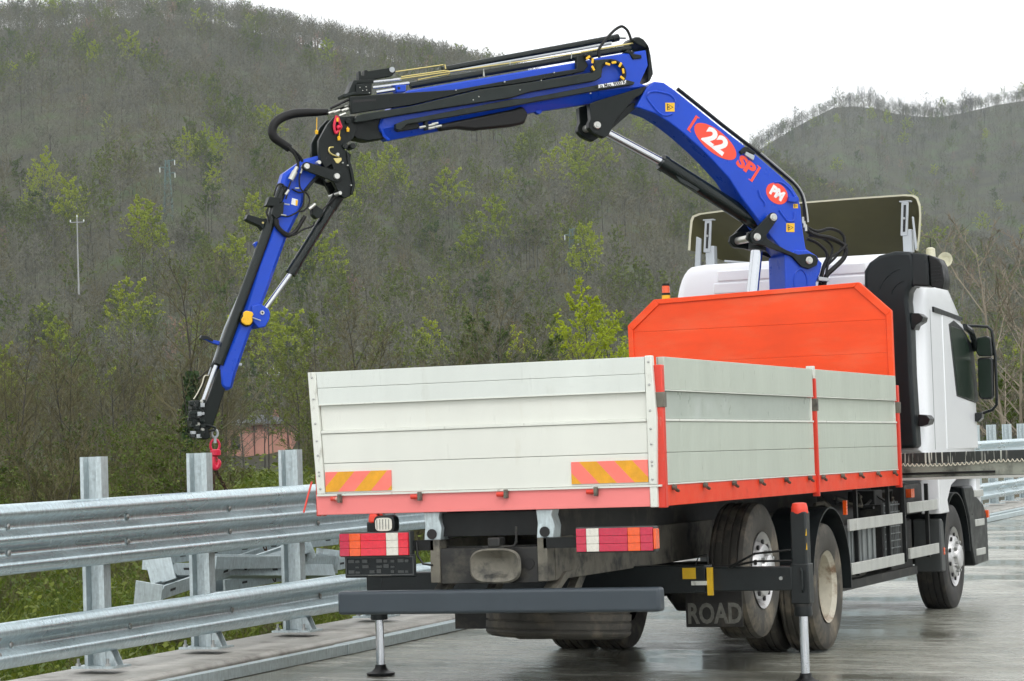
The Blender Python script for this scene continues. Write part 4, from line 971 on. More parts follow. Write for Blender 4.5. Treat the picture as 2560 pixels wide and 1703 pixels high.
tank(.85, 1.02, .13, 5.15, 6.4, 'chassis_dirt'); tank(.95, .62, .14, 5.2, 6.3, 'chassis_dirt')
bx = empty('battery_box', (.98, 5.4, .55), parent=T)
MB().box(-.2, .15, 0, .95, .03, .42).build('box', 'tank_grey', bx, bev=.01)
for k in range(5): MB().box(.15, .165, .04+k*.19, .11+k*.19, .05, .40).build('rib', 'tank_grey', bx, bev=.004)
gl = empty('exhaust_grille', (1.1, 6.75, .62), parent=T); MB().box(-.35, -.01, 0, .62, 0, .50).build('silencer', 'chassis_dirt', gl)
for k in range(9): MB().box(0, .008, .03+k*.068, .04+k*.068, 0, .52).build('grille_bar', 'tank_grey', gl)
for k in range(8): MB().box(.009, .017, .0, .62, .03+k*.065, .04+k*.065).build('grille_bar', 'tank_grey', gl)
MB().box(.55, 1.0, 7.45, 8.35, .45, .95).build('step_box', 'chassis_dirt', T, bev=.02); MB().box(.5, 1.05, 5.2, 8.3, .42, .50).build('under_tray', 'chassis_dirt', T)
r4 = random.Random(3)
for k in range(7):
    y = 5.3+k*.42; pts = [(r4.uniform(.8, 1.08), y+j*.14, r4.uniform(1.08, 1.24)) for j in range(5)]
    MB().tube(pts, r4.choice((.010, .014, .018)), 6).build('hose', r4.choice(('steel_black', 'chassis_mud', 'chassis_dirt')), T)
MB().box(1.10, 1.15, 7.72, 7.86, 1.16, 1.24).build('side_marker', 'lens_orange', T); MB().box(1.17, 1.2, 5.06, 5.10, 1.08, 1.20).build('side_marker', 'lens_orange', T)
MB().box(.75, 1.0, 6.9, 7.2, .98, 1.25).build('valve_block', 'chassis_dirt', T, bev=.01); MB().box(.6, 1.1, 7.6, 8.4, 1.0, 1.28).build('crane_base_block', 'chassis_dirt', T, bev=.01)
# ---- crane stabiliser beam reaching out to the right, with coiled cord
def drip():
    m = bpy.data.materials.new('beam_drips'); m.use_nodes = True; n, l = m.node_tree.nodes, m.node_tree.links; b = n['Principled BSDF']; b.inputs['Roughness'].default_value = .45
    tc = n.new('ShaderNodeTexCoord'); mp = n.new('ShaderNodeMapping'); mp.inputs['Scale'].default_value = (24, 1, .9); l.new(tc.outputs['Object'], mp.inputs['Vector'])
    t = n.new('ShaderNodeTexNoise'); t.inputs['Scale'].default_value = 2.2; t.inputs['Detail'].default_value = 3; l.new(mp.outputs[0], t.inputs['Vector'])
    t2 = n.new('ShaderNodeTexNoise'); t2.inputs['Scale'].default_value = 2.0; l.new(tc.outputs['Object'], t2.inputs['Vector'])
    a = n.new('ShaderNodeMapRange'); a.inputs[1].default_value = .57; a.inputs[2].default_value = .62; l.new(t.outputs['Fac'], a.inputs[0])
    c = n.new('ShaderNodeMapRange'); c.inputs[1].default_value = .45; c.inputs[2].default_value = .55; l.new(t2.outputs['Fac'], c.inputs[0])
    mu = n.new('ShaderNodeMath'); mu.operation = 'MULTIPLY'; l.new(a.outputs[0], mu.inputs[0]); l.new(c.outputs[0], mu.inputs[1])
    mx = n.new('ShaderNodeMix'); mx.data_type = 'RGBA'; mx.inputs[6].default_value = (.022, .027, .025, 1); mx.inputs[7].default_value = (.55, .58, .52, 1); l.new(mu.outputs[0], mx.inputs[0]); l.new(mx.outputs[2], b.inputs['Base Color'])
    MATS['beam_drips'] = m
drip()
mat('beam_dirty', (0.30, 0.32, 0.27), 0.5, var=.15, vscale=3, col2=(0.035, 0.04, 0.036), c2lo=.44, c2hi=.60, c2scale=3.5, stretch=(1, 1, .6))
cs = empty('crane_stabiliser', (0, 7.42, 1.33), parent=T)
MB().box(-1.25, 3.1, -.09, .09, .145, .245).build('upper_beam', 'beam_drips', cs, bev=.006)
MB().box(-1.25, 3.05, -.075, .085, .02, .143).build('lower_beam', 'beam_dirty', cs, bev=.006)
MB().box(.6, 2.02, -.10, -.078, .045, .065).build('slide_rail', 'steel_black', cs, bev=.003); MB().box(-1.25, 3.0, -.095, .09, -.005, .018).build('bottom_flange', 'alu_plank', cs)
pts = [(1.0+i*.006, -.10+.012*math.cos(i*.9), .150+.012*math.sin(i*.9)-.02*math.sin(min(1, i/170)*math.pi)) for i in range(340)]
MB().tube(pts, .005, 5).build('coiled_cord', 'cord_white', cs)
MB().box(3.02, 3.16, -.07, .07, -.9, .35).build('leg', 'beam_grey', cs, bev=.01); MB().cyl((3.09, 0, -1.3), (3.09, 0, -.9), .035, 18).build('ram_rod', 'chrome_rod', cs); MB().lathe([(0, .16), (.03, .15), (.05, .05)], 24, (3.09, 0, deck(7.4, 3.1)-1.33+.004), 'z').build('foot', 'steel_black', cs)

# ================================================================== CAB
cb = empty('cab', (0, 8.1, 1.5), parent=T); CO = Vector((0, 8.1, 1.5))
def C_(mb): mb.v = [(x, y-8.1, z-1.5) for x, y, z in mb.v]; return mb
# body lofted through cross sections: (y, half width at waist, half width at roof, floor, shoulder, roof)
secs = [(8.06, 1.16, .93, 1.60, 2.95, 3.40), (8.12, 1.205, 1.0, 1.56, 3.02, 3.475), (8.45, 1.225, 1.07, 1.52, 3.05, 3.50), (9.0, 1.23, 1.07, 1.52, 3.04, 3.47), (9.5, 1.23, 1.05, 1.52, 2.98, 3.36), (9.95, 1.22, 1.02, 1.50, 2.86, 3.12), (10.25, 1.21, 1.0, 1.50, 2.60, 2.78), (10.5, 1.20, .98, 1.50, 2.2, 2.32), (10.62, 1.16, .94, 1.50, 1.95, 2.05)]
mb = MB(); K = 22
for (y, w, wr, z0, zs_, zt) in secs:
    ring = [(-w, z0), (-w, (z0+zs_)*.5), (-w, zs_)]
    for k in range(1, 8):
        a = k/8*math.pi/2; ring.append((-wr-(w-wr)*math.cos(a)**1.0+0*(a), zs_+(zt-zs_)*math.sin(a)))
    ring.append((-wr*.9, zt+.008)); half = ring
    ring = half+[(-x, z) for x, z in reversed(half)]
    K = len(ring); mb.v += [(x, y, z) for x, z in ring]
for i in range(len(secs)-1):
    for j in range(K):
        j2 = (j+1) % K; mb.f.append((i*K+j, i*K+j2, (i+1)*K+j2, (i+1)*K+j))
mb.f += [tuple(range(K-1, -1, -1)), tuple(range((len(secs)-1)*K, len(secs)*K))]
body = C_(mb).build('cab_shell', 'cab_white', cb, bev=.03, seg=3, ang=40)
# pressed ribs and inner panel on the back wall
for i, (z, l, r) in enumerate(((3.36, -.76, .72), (3.24, -.80, .74), (3.11, -.82, .74), (2.98, -.84, .74), (2.85, -.84, .74), (2.7, -.84, .74))):
    C_(MB().box(l, r, 8.047, 8.075, z-.055, z+.050)).build('pressed_panel', 'cab_white', body, bev=.012, seg=3)
# sides: door outline, window, strips
def sheet(pts, x0, x1, name, m, parent, bev=.004): return C_(MB().prism(pts, x0, x1, 'x')).build(name, m, parent, bev=bev)
for s in (1, -1):
    def sx(a, b): return (a, b) if s > 0 else (-b, -a)
    door = sheet([(9.02, 1.60), (10.52, 1.60), (10.50, 2.07), (10.28, 2.52), (9.98, 2.86), (9.02, 2.95)], *sx(1.222, 1.236), 'door', 'cab_white', cb, .008)
    sheet([(9.351,2.825),(9.585,2.135),(10.415,2.082),(10.37,2.326),(10.215,2.637),(9.941,2.8)], *sx(1.236, 1.243), 'window', 'glass_dark', door, .003)
    sheet([(9.296,2.838),(9.539,2.126),(10.451,2.066),(10.615,2.092),(10.45,2.644),(9.945,2.824),(9.546,2.886)], *sx(1.2355, 1.240), 'window_frame', 'plastic_black', door, .002)
    sheet([(8.603,2.983),(9.967,2.934),(9.959,2.894),(8.607,2.931)], *sx(1.20, 1.245), 'rain_strip', 'plastic_black', cb, .004)
    sheet([(8.50, 1.60), (8.512, 1.60), (8.512, 2.95), (8.50, 2.95)], *sx(1.2225, 1.2275), 'panel_seam', 'cab_seam', cb, 0)
    sheet([(9.0, 1.60), (9.014, 1.60), (9.014, 2.96), (9.0, 2.96)], *sx(1.2225, 1.2275), 'panel_seam', 'cab_seam', cb, 0)
    C_(MB().tube([(s*1.24, 10.05, 2.84), (s*1.27, 10.2, 2.80), (s*1.27, 10.36, 2.70), (s*1.25, 10.45, 2.62)], .035, 10)).build('wind_deflector', 'mirror_back', cb)
    # mirrors
    def MPx(p): return [(s*x, z) for x, z in p]
    up = MPx([(1.292,2.737),(1.387,2.751),(1.434,2.73),(1.443,2.556),(1.426,2.537),(1.3,2.546),(1.278,2.595)]); lo = MPx([(1.291,2.528),(1.426,2.533),(1.441,2.508),(1.432,2.114),(1.408,2.096),(1.305,2.1),(1.283,2.151)])
    mr = empty('mirror', (s*1.45, 2.35, .9), parent=cb)
    for pl_, nm in ((up, 'wide_mirror'), (lo, 'main_mirror')):
        o = MB().prism([(x-s*1.45, z-2.4) for x, z in pl_], -.06, .06, 'y').build(nm, 'mirror_back', mr, bev=.02, seg=3)
        cxm = sum(p[0] for p in pl_)/len(pl_); czm = sum(p[1] for p in pl_)/len(pl_)
        MB().prism([(cxm+(x-cxm)*.86-s*1.45, czm+(z-czm)*.90-2.4) for x, z in pl_], -.066, -.0605, 'y').build('mirror_glass', 'glass_dark', mr)
    ap = MPx([(1.162,2.87),(1.265,2.862),(1.391,2.849),(1.429,2.809),(1.437,2.73),(1.455,2.539),(1.455,2.16),(1.45,2.042),(1.403,1.989),(1.307,1.961),(1.266,1.931)])
    MB().tube([(x-s*1.45, .05, z-2.4) for x, z in ap], .016, 8).build('mirror_arm', 'mirror_back', mr)
    fp = [(1.236,1.963),(1.316,1.968),(1.305,1.906),(1.264,1.868),(1.232,1.877)]
    MB().prism([(s*x-s*1.45, z-2.4) for x, z in fp], -.05, .1, 'y').build('arm_foot', 'mirror_back', mr, bev=.01)
    # wheel arch, steps, fender
    sheet([(8.56, .98), (9.0, .98), (8.93, 1.10), (9.12, 1.24), (9.45, 1.305), (10.9, 1.30), (10.95, 1.42), (10.6, 1.49), (8.56, 1.49), (8.56, 1.30)], *sx(1.05, 1.235), 'wheel_arch_panel', 'cab_white', cb, .012)
    stp = sheet([(9.72, 1.22), (10.2, 1.22), (10.35, 1.12), (10.72, 1.02), (10.9, .9), (10.9, .42), (10.2, .40), (10.05, .6), (9.98, .9), (9.80, 1.1)], *sx(1.0, 1.225), 'step_panel', 'plastic_black', cb, .02)
    for z in (.50, .80, 1.10): sheet([(10.25, z), (10.7, z), (10.7, z+.07), (10.25, z+.07)], *sx(1.2, 1.236), 'step', 'alu_plank', stp, .006)
    sheet([(10.86, .87), (10.93, .87), (10.93, .95), (10.86, .95)], *sx(1.19, 1.245), 'indicator', 'lens_orange', stp, .004)
    sheet([(8.62, .42), (8.80, .42), (8.80, .60), (8.76, .90), (8.70, .93), (8.62, .93)], *sx(.95, 1.22), 'rear_fender', 'plastic_grey', cb, .015)
    sheet([(8.72, .58), (8.76, .58), (8.76, .65), (8.72, .65)], *sx(1.2, 1.228), 'side_marker', 'lens_orange', cb, .004)
guard(1.02, .40, 9.38, .56, .60, 0, 180, 'plastic_black'); guard(-1.02, .40, 9.38, .56, .60, 0, 180, 'plastic_black')
C_(MB().prism([(-1.05, 2.25), (1.05, 2.25), (1.0, 3.0), (-1.0, 3.0)], 10.40, 10.42, 'y').xf(Matrix.Shear('XZ', 4, (0, 0)))).build('windscreen_surround', 'plastic_black', cb)
C_(MB().box(-1.2, 1.2, 10.45, 10.78, .45, 1.35)).build('front_bumper', 'cab_white', cb, bev=.06, seg=3)
# ---- air intake behind the cab
du = [(0.761,3.179),(0.764,3.307),(0.817,3.386),(0.914,3.448),(1.069,3.479),(1.227,3.466),(1.248,3.372),(1.247,3.233),(1.214,3.13),(1.185,3.086),(1.173,3.005),(1.188,2.784)]
du += [(1.185, 2.3), (1.20, 1.62), (.80, 1.62)]
dt = empty('air_intake', (1.0, 7.95, 1.6), parent=T)
def Dp(p): return [(x-1.0, z-1.6) for x, z in p]
MB().prism(Dp(du), -.16, .10, 'y').build('duct', 'duct_black', dt, bev=.035, seg=3)
hd = [(1.226,3.458),(1.371,3.435),(1.381,3.315),(1.381,3.127),(1.245,3.142),(1.215,3.125)]; MB().prism(Dp(hd), -.15, .11, 'y').build('intake_neck', 'plastic_black', dt, bev=.02, seg=3)
hd = [(1.374,3.432),(1.471,3.385),(1.501,3.323),(1.517,3.178),(1.5,3.098),(1.385,3.13),(1.384,3.315)]; MB().prism(Dp(hd), -.12, .16, 'y').build('intake_grille', 'steel_black', dt, bev=.012)
for k in range(5):
    (a, b) = [(1.38,3.142),(1.504,3.109)]; z = a[1]+.035+k*.033-1.6; MB().box(a[0]-1.0+.012, b[0]-1.0-.012-.003*k, -.127, -.1205, z, z+.006).build('louvre', 'plastic_black', dt)
for p in ([(1.181,2.892),(1.261,2.885),(1.301,2.849),(1.288,2.807),(1.228,2.773),(1.211,2.731),(1.182,2.739)], [(1.216,1.935),(1.296,1.925),(1.326,1.888),(1.307,1.838),(1.24,1.819),(1.212,1.827)]):
    b = MB().prism(Dp(p), -.10, .12, 'y').build('duct_bracket', 'plastic_black', dt, bev=.006)
for k, rr in enumerate((.30, .18)):
    c = (1.19, 3.02); pts = [(c[0]-rr*math.sin(a)-1.0, -.162, c[1]+rr*math.cos(a)*1.0-1.6) for a in [R(15+5*i) for i in range(12)]]
    MB().tube(pts, .006, 5).build('pressed_line', 'duct_black', dt)
# ---- roof wind deflector, its hollow back towards the camera
df = empty('roof_deflector', (0, 8.75, 3.5), parent=T)
rear = [(-1.267,3.691),(-1.254,3.827),(-1.232,3.987),(-1.211,4.033),(-1.139,4.056),(-0.778,4.078),(-0.144,4.098),(0.479,4.105),(0.969,4.104),(1.06,4.094),(1.101,4.065),(1.123,3.991),(1.126,3.895),(1.105,3.692),(1.078,3.544)]
def dshell(rear, off, name, m):
    mb = MB(); n = len(rear); zc = 3.45; L = 6
    for i in range(L):
        u = i/(L-1); f = 1-.30*u**1.3; zf = 1-.80*u**1.6
        for (x, z) in rear:
            cxx = -.06; mb.v.append((cxx+(x-cxx)*f*(1-off*.9), .95*u if off == 0 else .92*u+.004, (z-zc)*zf*(1-off*1.2)+zc-3.5))
    for i in range(L-1):
        for j in range(n-1): mb.f.append((i*n+j, i*n+j+1, (i+1)*n+j+1, (i+1)*n+j))
    mb.f.append(tuple((L-1)*n+j for j in range(n)))
    if off: mb.f = [tuple(reversed(q)) for q in mb.f]
    return mb
a = dshell(rear, 0, '', ''); b = dshell(rear, .02, '', ''); n = len(rear)
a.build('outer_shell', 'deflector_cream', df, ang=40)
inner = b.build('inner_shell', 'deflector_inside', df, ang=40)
ed = MB(); ed.v = [a.v[j] for j in range(n)]+[b.v[j] for j in range(n)]; ed.f = [(j, n+j, n+j+1, j+1) for j in range(n-1)]; ed.build('rim', 'deflector_cream', df)
for bp_, sp in (([(-1.031,3.964),(-0.964,3.96),(-0.988,3.642),(-1.06,3.646)], [(-1.127,3.81),(-1.077,3.782),(-1.1,3.488),(-1.158,3.492)]), ([(0.969,4.015),(1.038,4.011),(1.016,3.683),(0.946,3.687)], [(1.065,3.868),(1.08,3.867),(1.104,3.558),(1.085,3.541)])):
    q = [(x, z-3.5) for x, z in bp_]; o = MB().prism(q, -.16, -.13, 'y').build('slotted_bracket', 'bracket_grey', df, bev=.006)
    cxm = (q[0][0]+q[1][0])/2; w = .012; z0 = q[2][1]+.04; z1 = q[0][1]-.03; dx = (q[3][0]+q[2][0])/2-cxm
    MB().prism([(cxm+dx*.85-w, z0), (cxm+dx*.85+w, z0), (cxm+w, z1), (cxm-w, z1)], -.1625, -.1605, 'y').build('slot', 'slot_dark', o)
    MB().cyl((cxm+dx*.5, -.175, (z0+z1)/2), (cxm+dx*.5, -.16, (z0+z1)/2), .012, 8).build('bolt', 'bolt_steel', o)
    MB().box(q[0][0]-.02, q[1][0]+.02, -.16, -.08, q[0][1], q[0][1]+.012).build('bracket_foot', 'bracket_grey', o)
    MB().box(q[3][0]+.02, q[2][0]+.04, -.15, -.05, q[3][1]-.16, q[3][1]+.06).build('bracket_arm', 'bracket_grey', o, bev=.005)
    MB().prism([(x, z-3.5) for x, z in sp], -.16, -.12, 'y').build('side_stay', 'bracket_grey', df, bev=.006)
MB().tube([(-.86, -.1, .05), (-.3, .4, -.01)], .012, 6).build('stay_rod', 'bracket_grey', df)
# roof horn and marker
hp = [(1.234,3.479),(1.084,3.567),(1.076,3.626)]
hn_ = MB().lathe([(-.12, .02), (-.04, .035), (.02, .07), (.035, .075), (.03, .06), (0, .03)], 18, axis='y'); hn_.build('roof_horn', 'deflector_cream', T, loc=(hp[0][0], 9.3, hp[0][1]), rot=(0, 0, math.pi))
MB().lathe([(-.05, .05), (.03, .045), (.045, .02)], 14, axis='z').build('roof_lamp', 'deflector_cream', T, loc=(hp[1][0], 9.3, hp[1][1])); MB().cyl((0, 0, 0), (0, 0, .1), .005, 5).build('aerial', 'steel_black', T, loc=(hp[1][0], 9.3, hp[1][1]+.04))

# ================================================================== THE LOADER CRANE
mat('crane_blue', (0.006, 0.060, 0.52), 0.34, spec=.35, var=.08, vscale=2.5, col2=(0.014, 0.070, 0.50), c2lo=.55, c2hi=.8, c2scale=3, bump=.04, bscale=140, coat=.06, rvar=.1)
mat('crane_black', (0.006, 0.0095, 0.0085), 0.40, var=.25, vscale=4, col2=(0.022, 0.03, 0.026), c2lo=.60, c2hi=.78, c2scale=30, rvar=.14, bump=.05, bscale=150, spec=.28)
mat('crane_bar', (0.013, 0.019, 0.017), 0.42, var=.25, vscale=5, col2=(0.05, 0.062, 0.056), c2lo=.62, c2hi=.78, c2scale=28, rvar=.14, spec=.3)
mat('ram_black', (0.006, 0.011, 0.010), 0.26, var=.15, spec=.4)
mat('hose_black', (0.006, 0.006, 0.006), 0.45, bump=.15, bscale=90, spec=.3)
mat('brass_pipe', (0.62, 0.52, 0.20), 0.3, 0.6)
mat('pin_steel', (0.62, 0.62, 0.58), 0.3, 0.7, var=.1, vscale=30)
mat('zinc', (0.50, 0.51, 0.47), 0.34, 0.8)
mat('hook_red', (0.62, 0.012, 0.05), 0.35, var=.1, vscale=20)
mat('decal_red', (0.90, 0.07, 0.03), 0.35); mat('decal_white', (0.82, 0.83, 0.82), 0.35); mat('decal_yellow', (0.86, 0.50, 0.02), 0.4); mat('decal_black', (0.015, 0.015, 0.012), 0.5)
mat('cap_yellow', (0.88, 0.50, 0.01), 0.35)
KA = R(222.95)
cr = empty('loader_crane', (.27, 7.48, 0), (0, 0, KA))
tag(cr, 'blue knuckle-boom loader crane with black rams behind the truck cab', 'crane')
# local frame: x along the boom towards the hook, z up, y towards the road side
def slab(pts, y0, y1, name, m, parent=cr, bev=.006, seg=2): return MB().prism(pts, y0, y1, 'y').build(name, m, parent, bev=bev, seg=seg)
def P3(p, y): return [(x, y, z) for x, z in p]
def bar2(a, b, r, y, name, m, parent=cr, n=18): return MB().cyl((a[0], y, a[1]), (b[0], y, b[1]), r, n).build(name, m, parent)
def pin(p, r, y0, y1, parent, m='pin_steel', name='pin'):
    return MB().lathe([(y0, r), (y1-.006, r), (y1, r*.85)], 20, (p[0], 0, p[1]), 'y').build(name, m, parent)
def hull(c):
    """rounded plate round circles [(x, z, r)]"""
    P = []
    for x, z, r in c: P += [(x+r*math.cos(a), z+r*math.sin(a)) for a in [2*math.pi*i/20 for i in range(20)]]
    P = sorted(set(P)); lo, up = [], []
    for L_, S in ((lo, P), (up, P[::-1])):
        for p in S:
            while len(L_) > 1 and (L_[-1][0]-L_[-2][0])*(p[1]-L_[-2][1])-(L_[-1][1]-L_[-2][1])*(p[0]-L_[-2][0]) <= 0: L_.pop()
            L_.append(p)
    return lo[:-1]+up[:-1]
def spline(pts, k=6):
    out = []; P = [Vector(p) for p in pts]
    for i in range(len(P)-1):
        p0, p1, p2, p3 = P[max(0, i-1)], P[i], P[i+1], P[min(len(P)-1, i+2)]
        for j in range(k):
            t = j/k; out.append(.5*((2*p1)+(p2-p0)*t+(2*p0-5*p1+4*p2-p3)*t*t+(3*p1-p0-3*p2+p3)*t**3))
    return out+[P[-1]]
def hose(p, y, r, name, m='hose_black', parent=cr, dy=None):
    pts = [(q[0], y if dy is None else y+dy[i], q[1]) for i, q in enumerate(p)]
    return MB().tube(spline(pts), r, 8).build(name, m, parent)

# ---- column and its ram
col = empty('column', (0, 0, 1.2), parent=cr)
def L0(o): return o
cp_ = [(0.288,3.45),(0.182,3.505),(0.052,3.502),(-0.047,3.43),(-0.103,3.378),(-0.077,3.288),(-0.03,3.197)]
cp_ = cp_+[(cp_[-1][0]+.02, 2.4), (cp_[-1][0], 1.0), (cp_[0][0], 1.0), (cp_[0][0]+.02, 2.4)]
MB().prism([(x, z-1.2) for x, z in cp_], -.17, .17, 'y').build('column_post', 'crane_blue', col, bev=.012)
cc = [(0.137,3.198)][0]
MB().tube([(cc[0]+.07*math.cos(a), .172, cc[1]-1.2+.12*math.sin(a)) for a in [R(10*i) for i in range(37)]], .006, 5).build('weld_ring', 'crane_blue', col)
MB().box(-.45, .45, -.32, .32, -.3, .25).build('slewing_base', 'steel_black', col, bev=.02)
cr_ = [(0.5,3.557),(0.572,3.094)]; 
d = (cr_[1][0]-cr_[0][0], cr_[1][1]-cr_[0][1]); e2 = (cr_[0][0]+d[0]*.6-.12, 1.45); e1 = (cr_[0][0]+d[0]*1.15, cr_[0][1]+d[1]*1.15)
lr = bar2(cr_[0], e1, .056, .03, 'lift_ram_rod', 'chrome_rod', col); lr.location = (0, 0, -1.2)
lc = bar2(e1, e2, .075, .03, 'lift_ram', 'ram_black', col); lc.location = (0, 0, -1.2)
lh = bar2([(0.494,3.596)][0], [(0.506,3.512)][0], .085, .03, 'ram_head', 'crane_black', col); lh.location = (0, 0, -1.2)
# ---- main boom
mbm = empty('main_boom', ([(0.026,3.406)][0][0], 0, [(0.026,3.406)][0][1]), parent=cr); MO = mbm.location.copy()
def M_(o): o.parent = mbm; o.location = Vector(o.location)-MO; return o
boom = [(1.743,4.818),(1.64,4.992),(1.554,5.055),(1.457,5.047),(1.348,4.979),(1.117,4.809),(0.897,4.647),(0.537,4.391),(0.301,4.207),(0.182,4.107),(0.118,4.008),(0.09,3.898),(0.087,3.794),(0.075,3.665),(0.055,3.516),(-0.058,3.451),(-0.099,3.38),(-0.038,3.309),(0.063,3.329),(0.175,3.419),(0.267,3.458),(0.425,3.638),(0.534,3.777),(0.71,3.997),(0.831,4.176),(0.913,4.258),(0.994,4.34),(1.103,4.441),(1.28,4.585),(1.416,4.681),(1.552,4.758)]
M_(slab(boom, -.15, .15, 'boom_beam', 'crane_blue', mbm, .010))
# welded relief on the boom side
for pts in ([(1.629,4.928),(1.608,4.954),(1.531,4.962),(1.407,4.939),(1.36,4.896),(1.354,4.87)], [(1.637,4.922),(1.618,4.877),(1.525,4.771),(1.456,4.743),(1.386,4.761)], [(0.53,4.062),(0.512,3.998),(0.471,3.947),(0.469,3.908)], [(0.362,4.135),(0.29,4.136),(0.206,4.078),(0.152,4.001)], [(0.323,3.877),(0.268,3.806),(0.233,3.774),(0.175,3.781),(0.165,3.859)]):
    M_(MB().tube(spline(P3(pts, .15), 4), .012, 6).build('weld_bead', 'crane_blue', mbm))
M_(slab([(0.228,4),(0.134,4),(0.125,3.968),(0.158,3.948),(0.237,3.954)], .15, .19, 'cable_lug', 'crane_blue', mbm, .005))
M_(slab([(0.72,4.42),(0.668,4.465),(0.625,4.462),(0.549,4.409),(0.571,4.389),(0.627,4.414),(0.67,4.407),(0.7,4.388)], .06, .175, 'sensor', 'plastic_black', mbm, .008))
M_(slab([(0.665,4.387),(0.653,4.419),(0.565,4.382),(0.581,4.337)], .15, .176, 'sensor_plate', 'bracket_grey', mbm, .003))
M_(MB().tube(spline(P3([(1.277,5.009),(1.044,4.84),(0.823,4.677),(0.46,4.42),(0.222,4.234),(0.089,4.129),(0.013,4.018),(-0.003,3.875),(-0.006,3.771)], .05), 3), .018, 6).build('boom_hose', 'hose_black', mbm))
M_(MB().tube(spline(P3([(0.461,4.417),(0.222,4.231),(0.096,4.122),(0.03,4.018),(0.004,3.888),(-0.006,3.771)], .10), 3), .008, 5).build('boom_pipe', 'zinc', mbm))
# lettering
YF = .1515
def decal_frame(c, dirp):
    """local frame on the boom face: x along dirp, lifted off the paint"""
    ax = Vector((dirp[0], 0, dirp[1])).normalized(); n_ = Vector((0, 1, 0)); ay = n_.cross(ax)
    return Matrix(((ax.x, ay.x, n_.x, c[0]), (ax.y, ay.y, n_.y, YF), (ax.z, ay.z, n_.z, c[1]), (0, 0, 0, 1)))
p22 = [(0.956,4.511),(1.125,4.632),(0.788,4.387)]
dr = (p22[2][0]-p22[1][0], p22[2][1]-p22[1][1]); LL = math.hypot(*dr)
F22 = decal_frame(p22[0], dr)
def flat(pts, M, name, m, parent, th=.0015, lift=0.0):
    mb = MB().prism(pts, lift, lift+th, 'z').xf(M); return M_(mb.build(name, m, parent, smooth=False))
ell = lambda a, b, n=44: [(a*math.cos(2*math.pi*i/n), b*math.sin(2*math.pi*i/n)) for i in range(n)]
flat(ell(LL*.60, LL*.255), F22, 'logo_oval', 'decal_red', mbm)
M_(text('numerals', '22', 'decal_white', mbm, F22 @ Matrix.Translation((0, 0, .0025)), LL*.50, .0008, bold=.010, sx=1.22))
psp = [(0.651,4.29)][0]; M_(text('letters', 'SP', 'decal_red', mbm, decal_frame(psp, dr), LL*.36, .0008, bold=.008, sx=1.3))
bh = LL*.40
for (c, sg_) in (([(1.193,4.685)][0], 1), ([(0.543,4.204)][0], -1)):
    Fb = decal_frame(c, dr); b_ = bh*.5
    flat([(0*sg_, -b_), (.026*sg_, -b_), (.026*sg_, b_), (0, b_)] if sg_ > 0 else [(-.026, -b_), (0, -b_), (0, b_), (-.026, b_)], Fb, 'bracket_mark', 'decal_red', mbm)
    for z in (-b_, b_-.008): flat([(.026*sg_, z), (.045*sg_, z), (.045*sg_, z+.008), (.026*sg_, z+.008)] if sg_ > 0 else [(-.045, z), (-.026, z), (-.026, z+.008), (-.045, z+.008)], Fb, 'bracket_mark', 'decal_red', mbm)
pm_ = [(0.338,4.032),(0.408,4.076),(0.268,3.987)]; dpm = (pm_[2][0]-pm_[1][0], pm_[2][1]-pm_[1][1]); FP = decal_frame(pm_[0], dpm); lp = math.hypot(*dpm)
flat(ell(lp*.72, lp*.56), FP, 'badge', 'decal_red', mbm); M_(text('badge_letters', 'PM', 'decal_white', mbm, FP @ Matrix.Translation((0, 0, .0025)), lp*.72, .0008, bold=.008, sx=.95))
def warn(pts, parent=mbm, y=.152):
    q = pts; o = M_(slab(q, y-.0005, y+.001, 'warning_sticker', 'decal_yellow', parent, 0))
    cx_, cz_ = sum(p[0] for p in q)/4, sum(p[1] for p in q)/4; w = abs(q[1][0]-q[0][0])*.5
    tri = [(cx_+w*.65, cz_-w*.7), (cx_-w*.75, cz_), (cx_+w*.65, cz_+w*.7)]; k = .72
    ring = MB(); inn = [(cx_+(x-cx_)*k, cz_+(z-cz_)*k) for x, z in tri]
    ring.v = [(x, y+.0018, z) for x, z in tri+inn]; ring.f = [(0, 1, 4, 3), (1, 2, 5, 4), (2, 0, 3, 5)]
    M_(ring.build('warning_symbol', 'decal_black', parent, smooth=False))
    M_(MB().prism([(cx_+w*.25+w*.2*math.cos(a), cz_+w*.2*math.sin(a)) for a in [R(72*i) for i in range(5)]], y+.0012, y+.0018, 'y').build('warning_symbol', 'decal_black', parent, smooth=False))
warn([(1.452,4.861),(1.357,4.863),(1.361,4.781),(1.453,4.78)]); warn([(0.252,3.755),(0.165,3.755),(0.17,3.672),(0.256,3.673)]); warn([(0.17,3.936),(0.122,3.936),(0.124,3.896),(0.172,3.896)])
# ---- link plates at the boom foot
p1, p2, p3 = [(0.425,3.801),(0.602,3.617),(0.053,3.402)]
lk = empty('boom_link', (p2[0], 0, p2[1]), parent=cr)
def Kl(o): o.parent = lk; o.location = Vector(o.location)-Vector((p2[0], 0, p2[1])); return o
wst = [(0.64,3.557),(0.526,3.544),(0.371,3.492),(0.229,3.441),(0.132,3.344),(0.054,3.322),(-0.028,3.357),(-0.047,3.408),(-0.024,3.447),(0.04,3.467),(0.164,3.456),(0.284,3.499),(0.425,3.57),(0.481,3.608),(0.505,3.698),(0.598,3.704),(0.678,3.659),(0.692,3.608)]
for s in (1, -1):
    y0, y1 = (.165, .20) if s > 0 else (-.20, -.165)
    Kl(slab(wst, y0, y1, 'link_plate', 'crane_black', lk, .004)); Kl(slab(hull([(p1[0], p1[1], .046), (p2[0], p2[1], .066)]), *((.201, .23) if s > 0 else (-.23, -.201)), 'link_plate', 'crane_black', lk, .004))
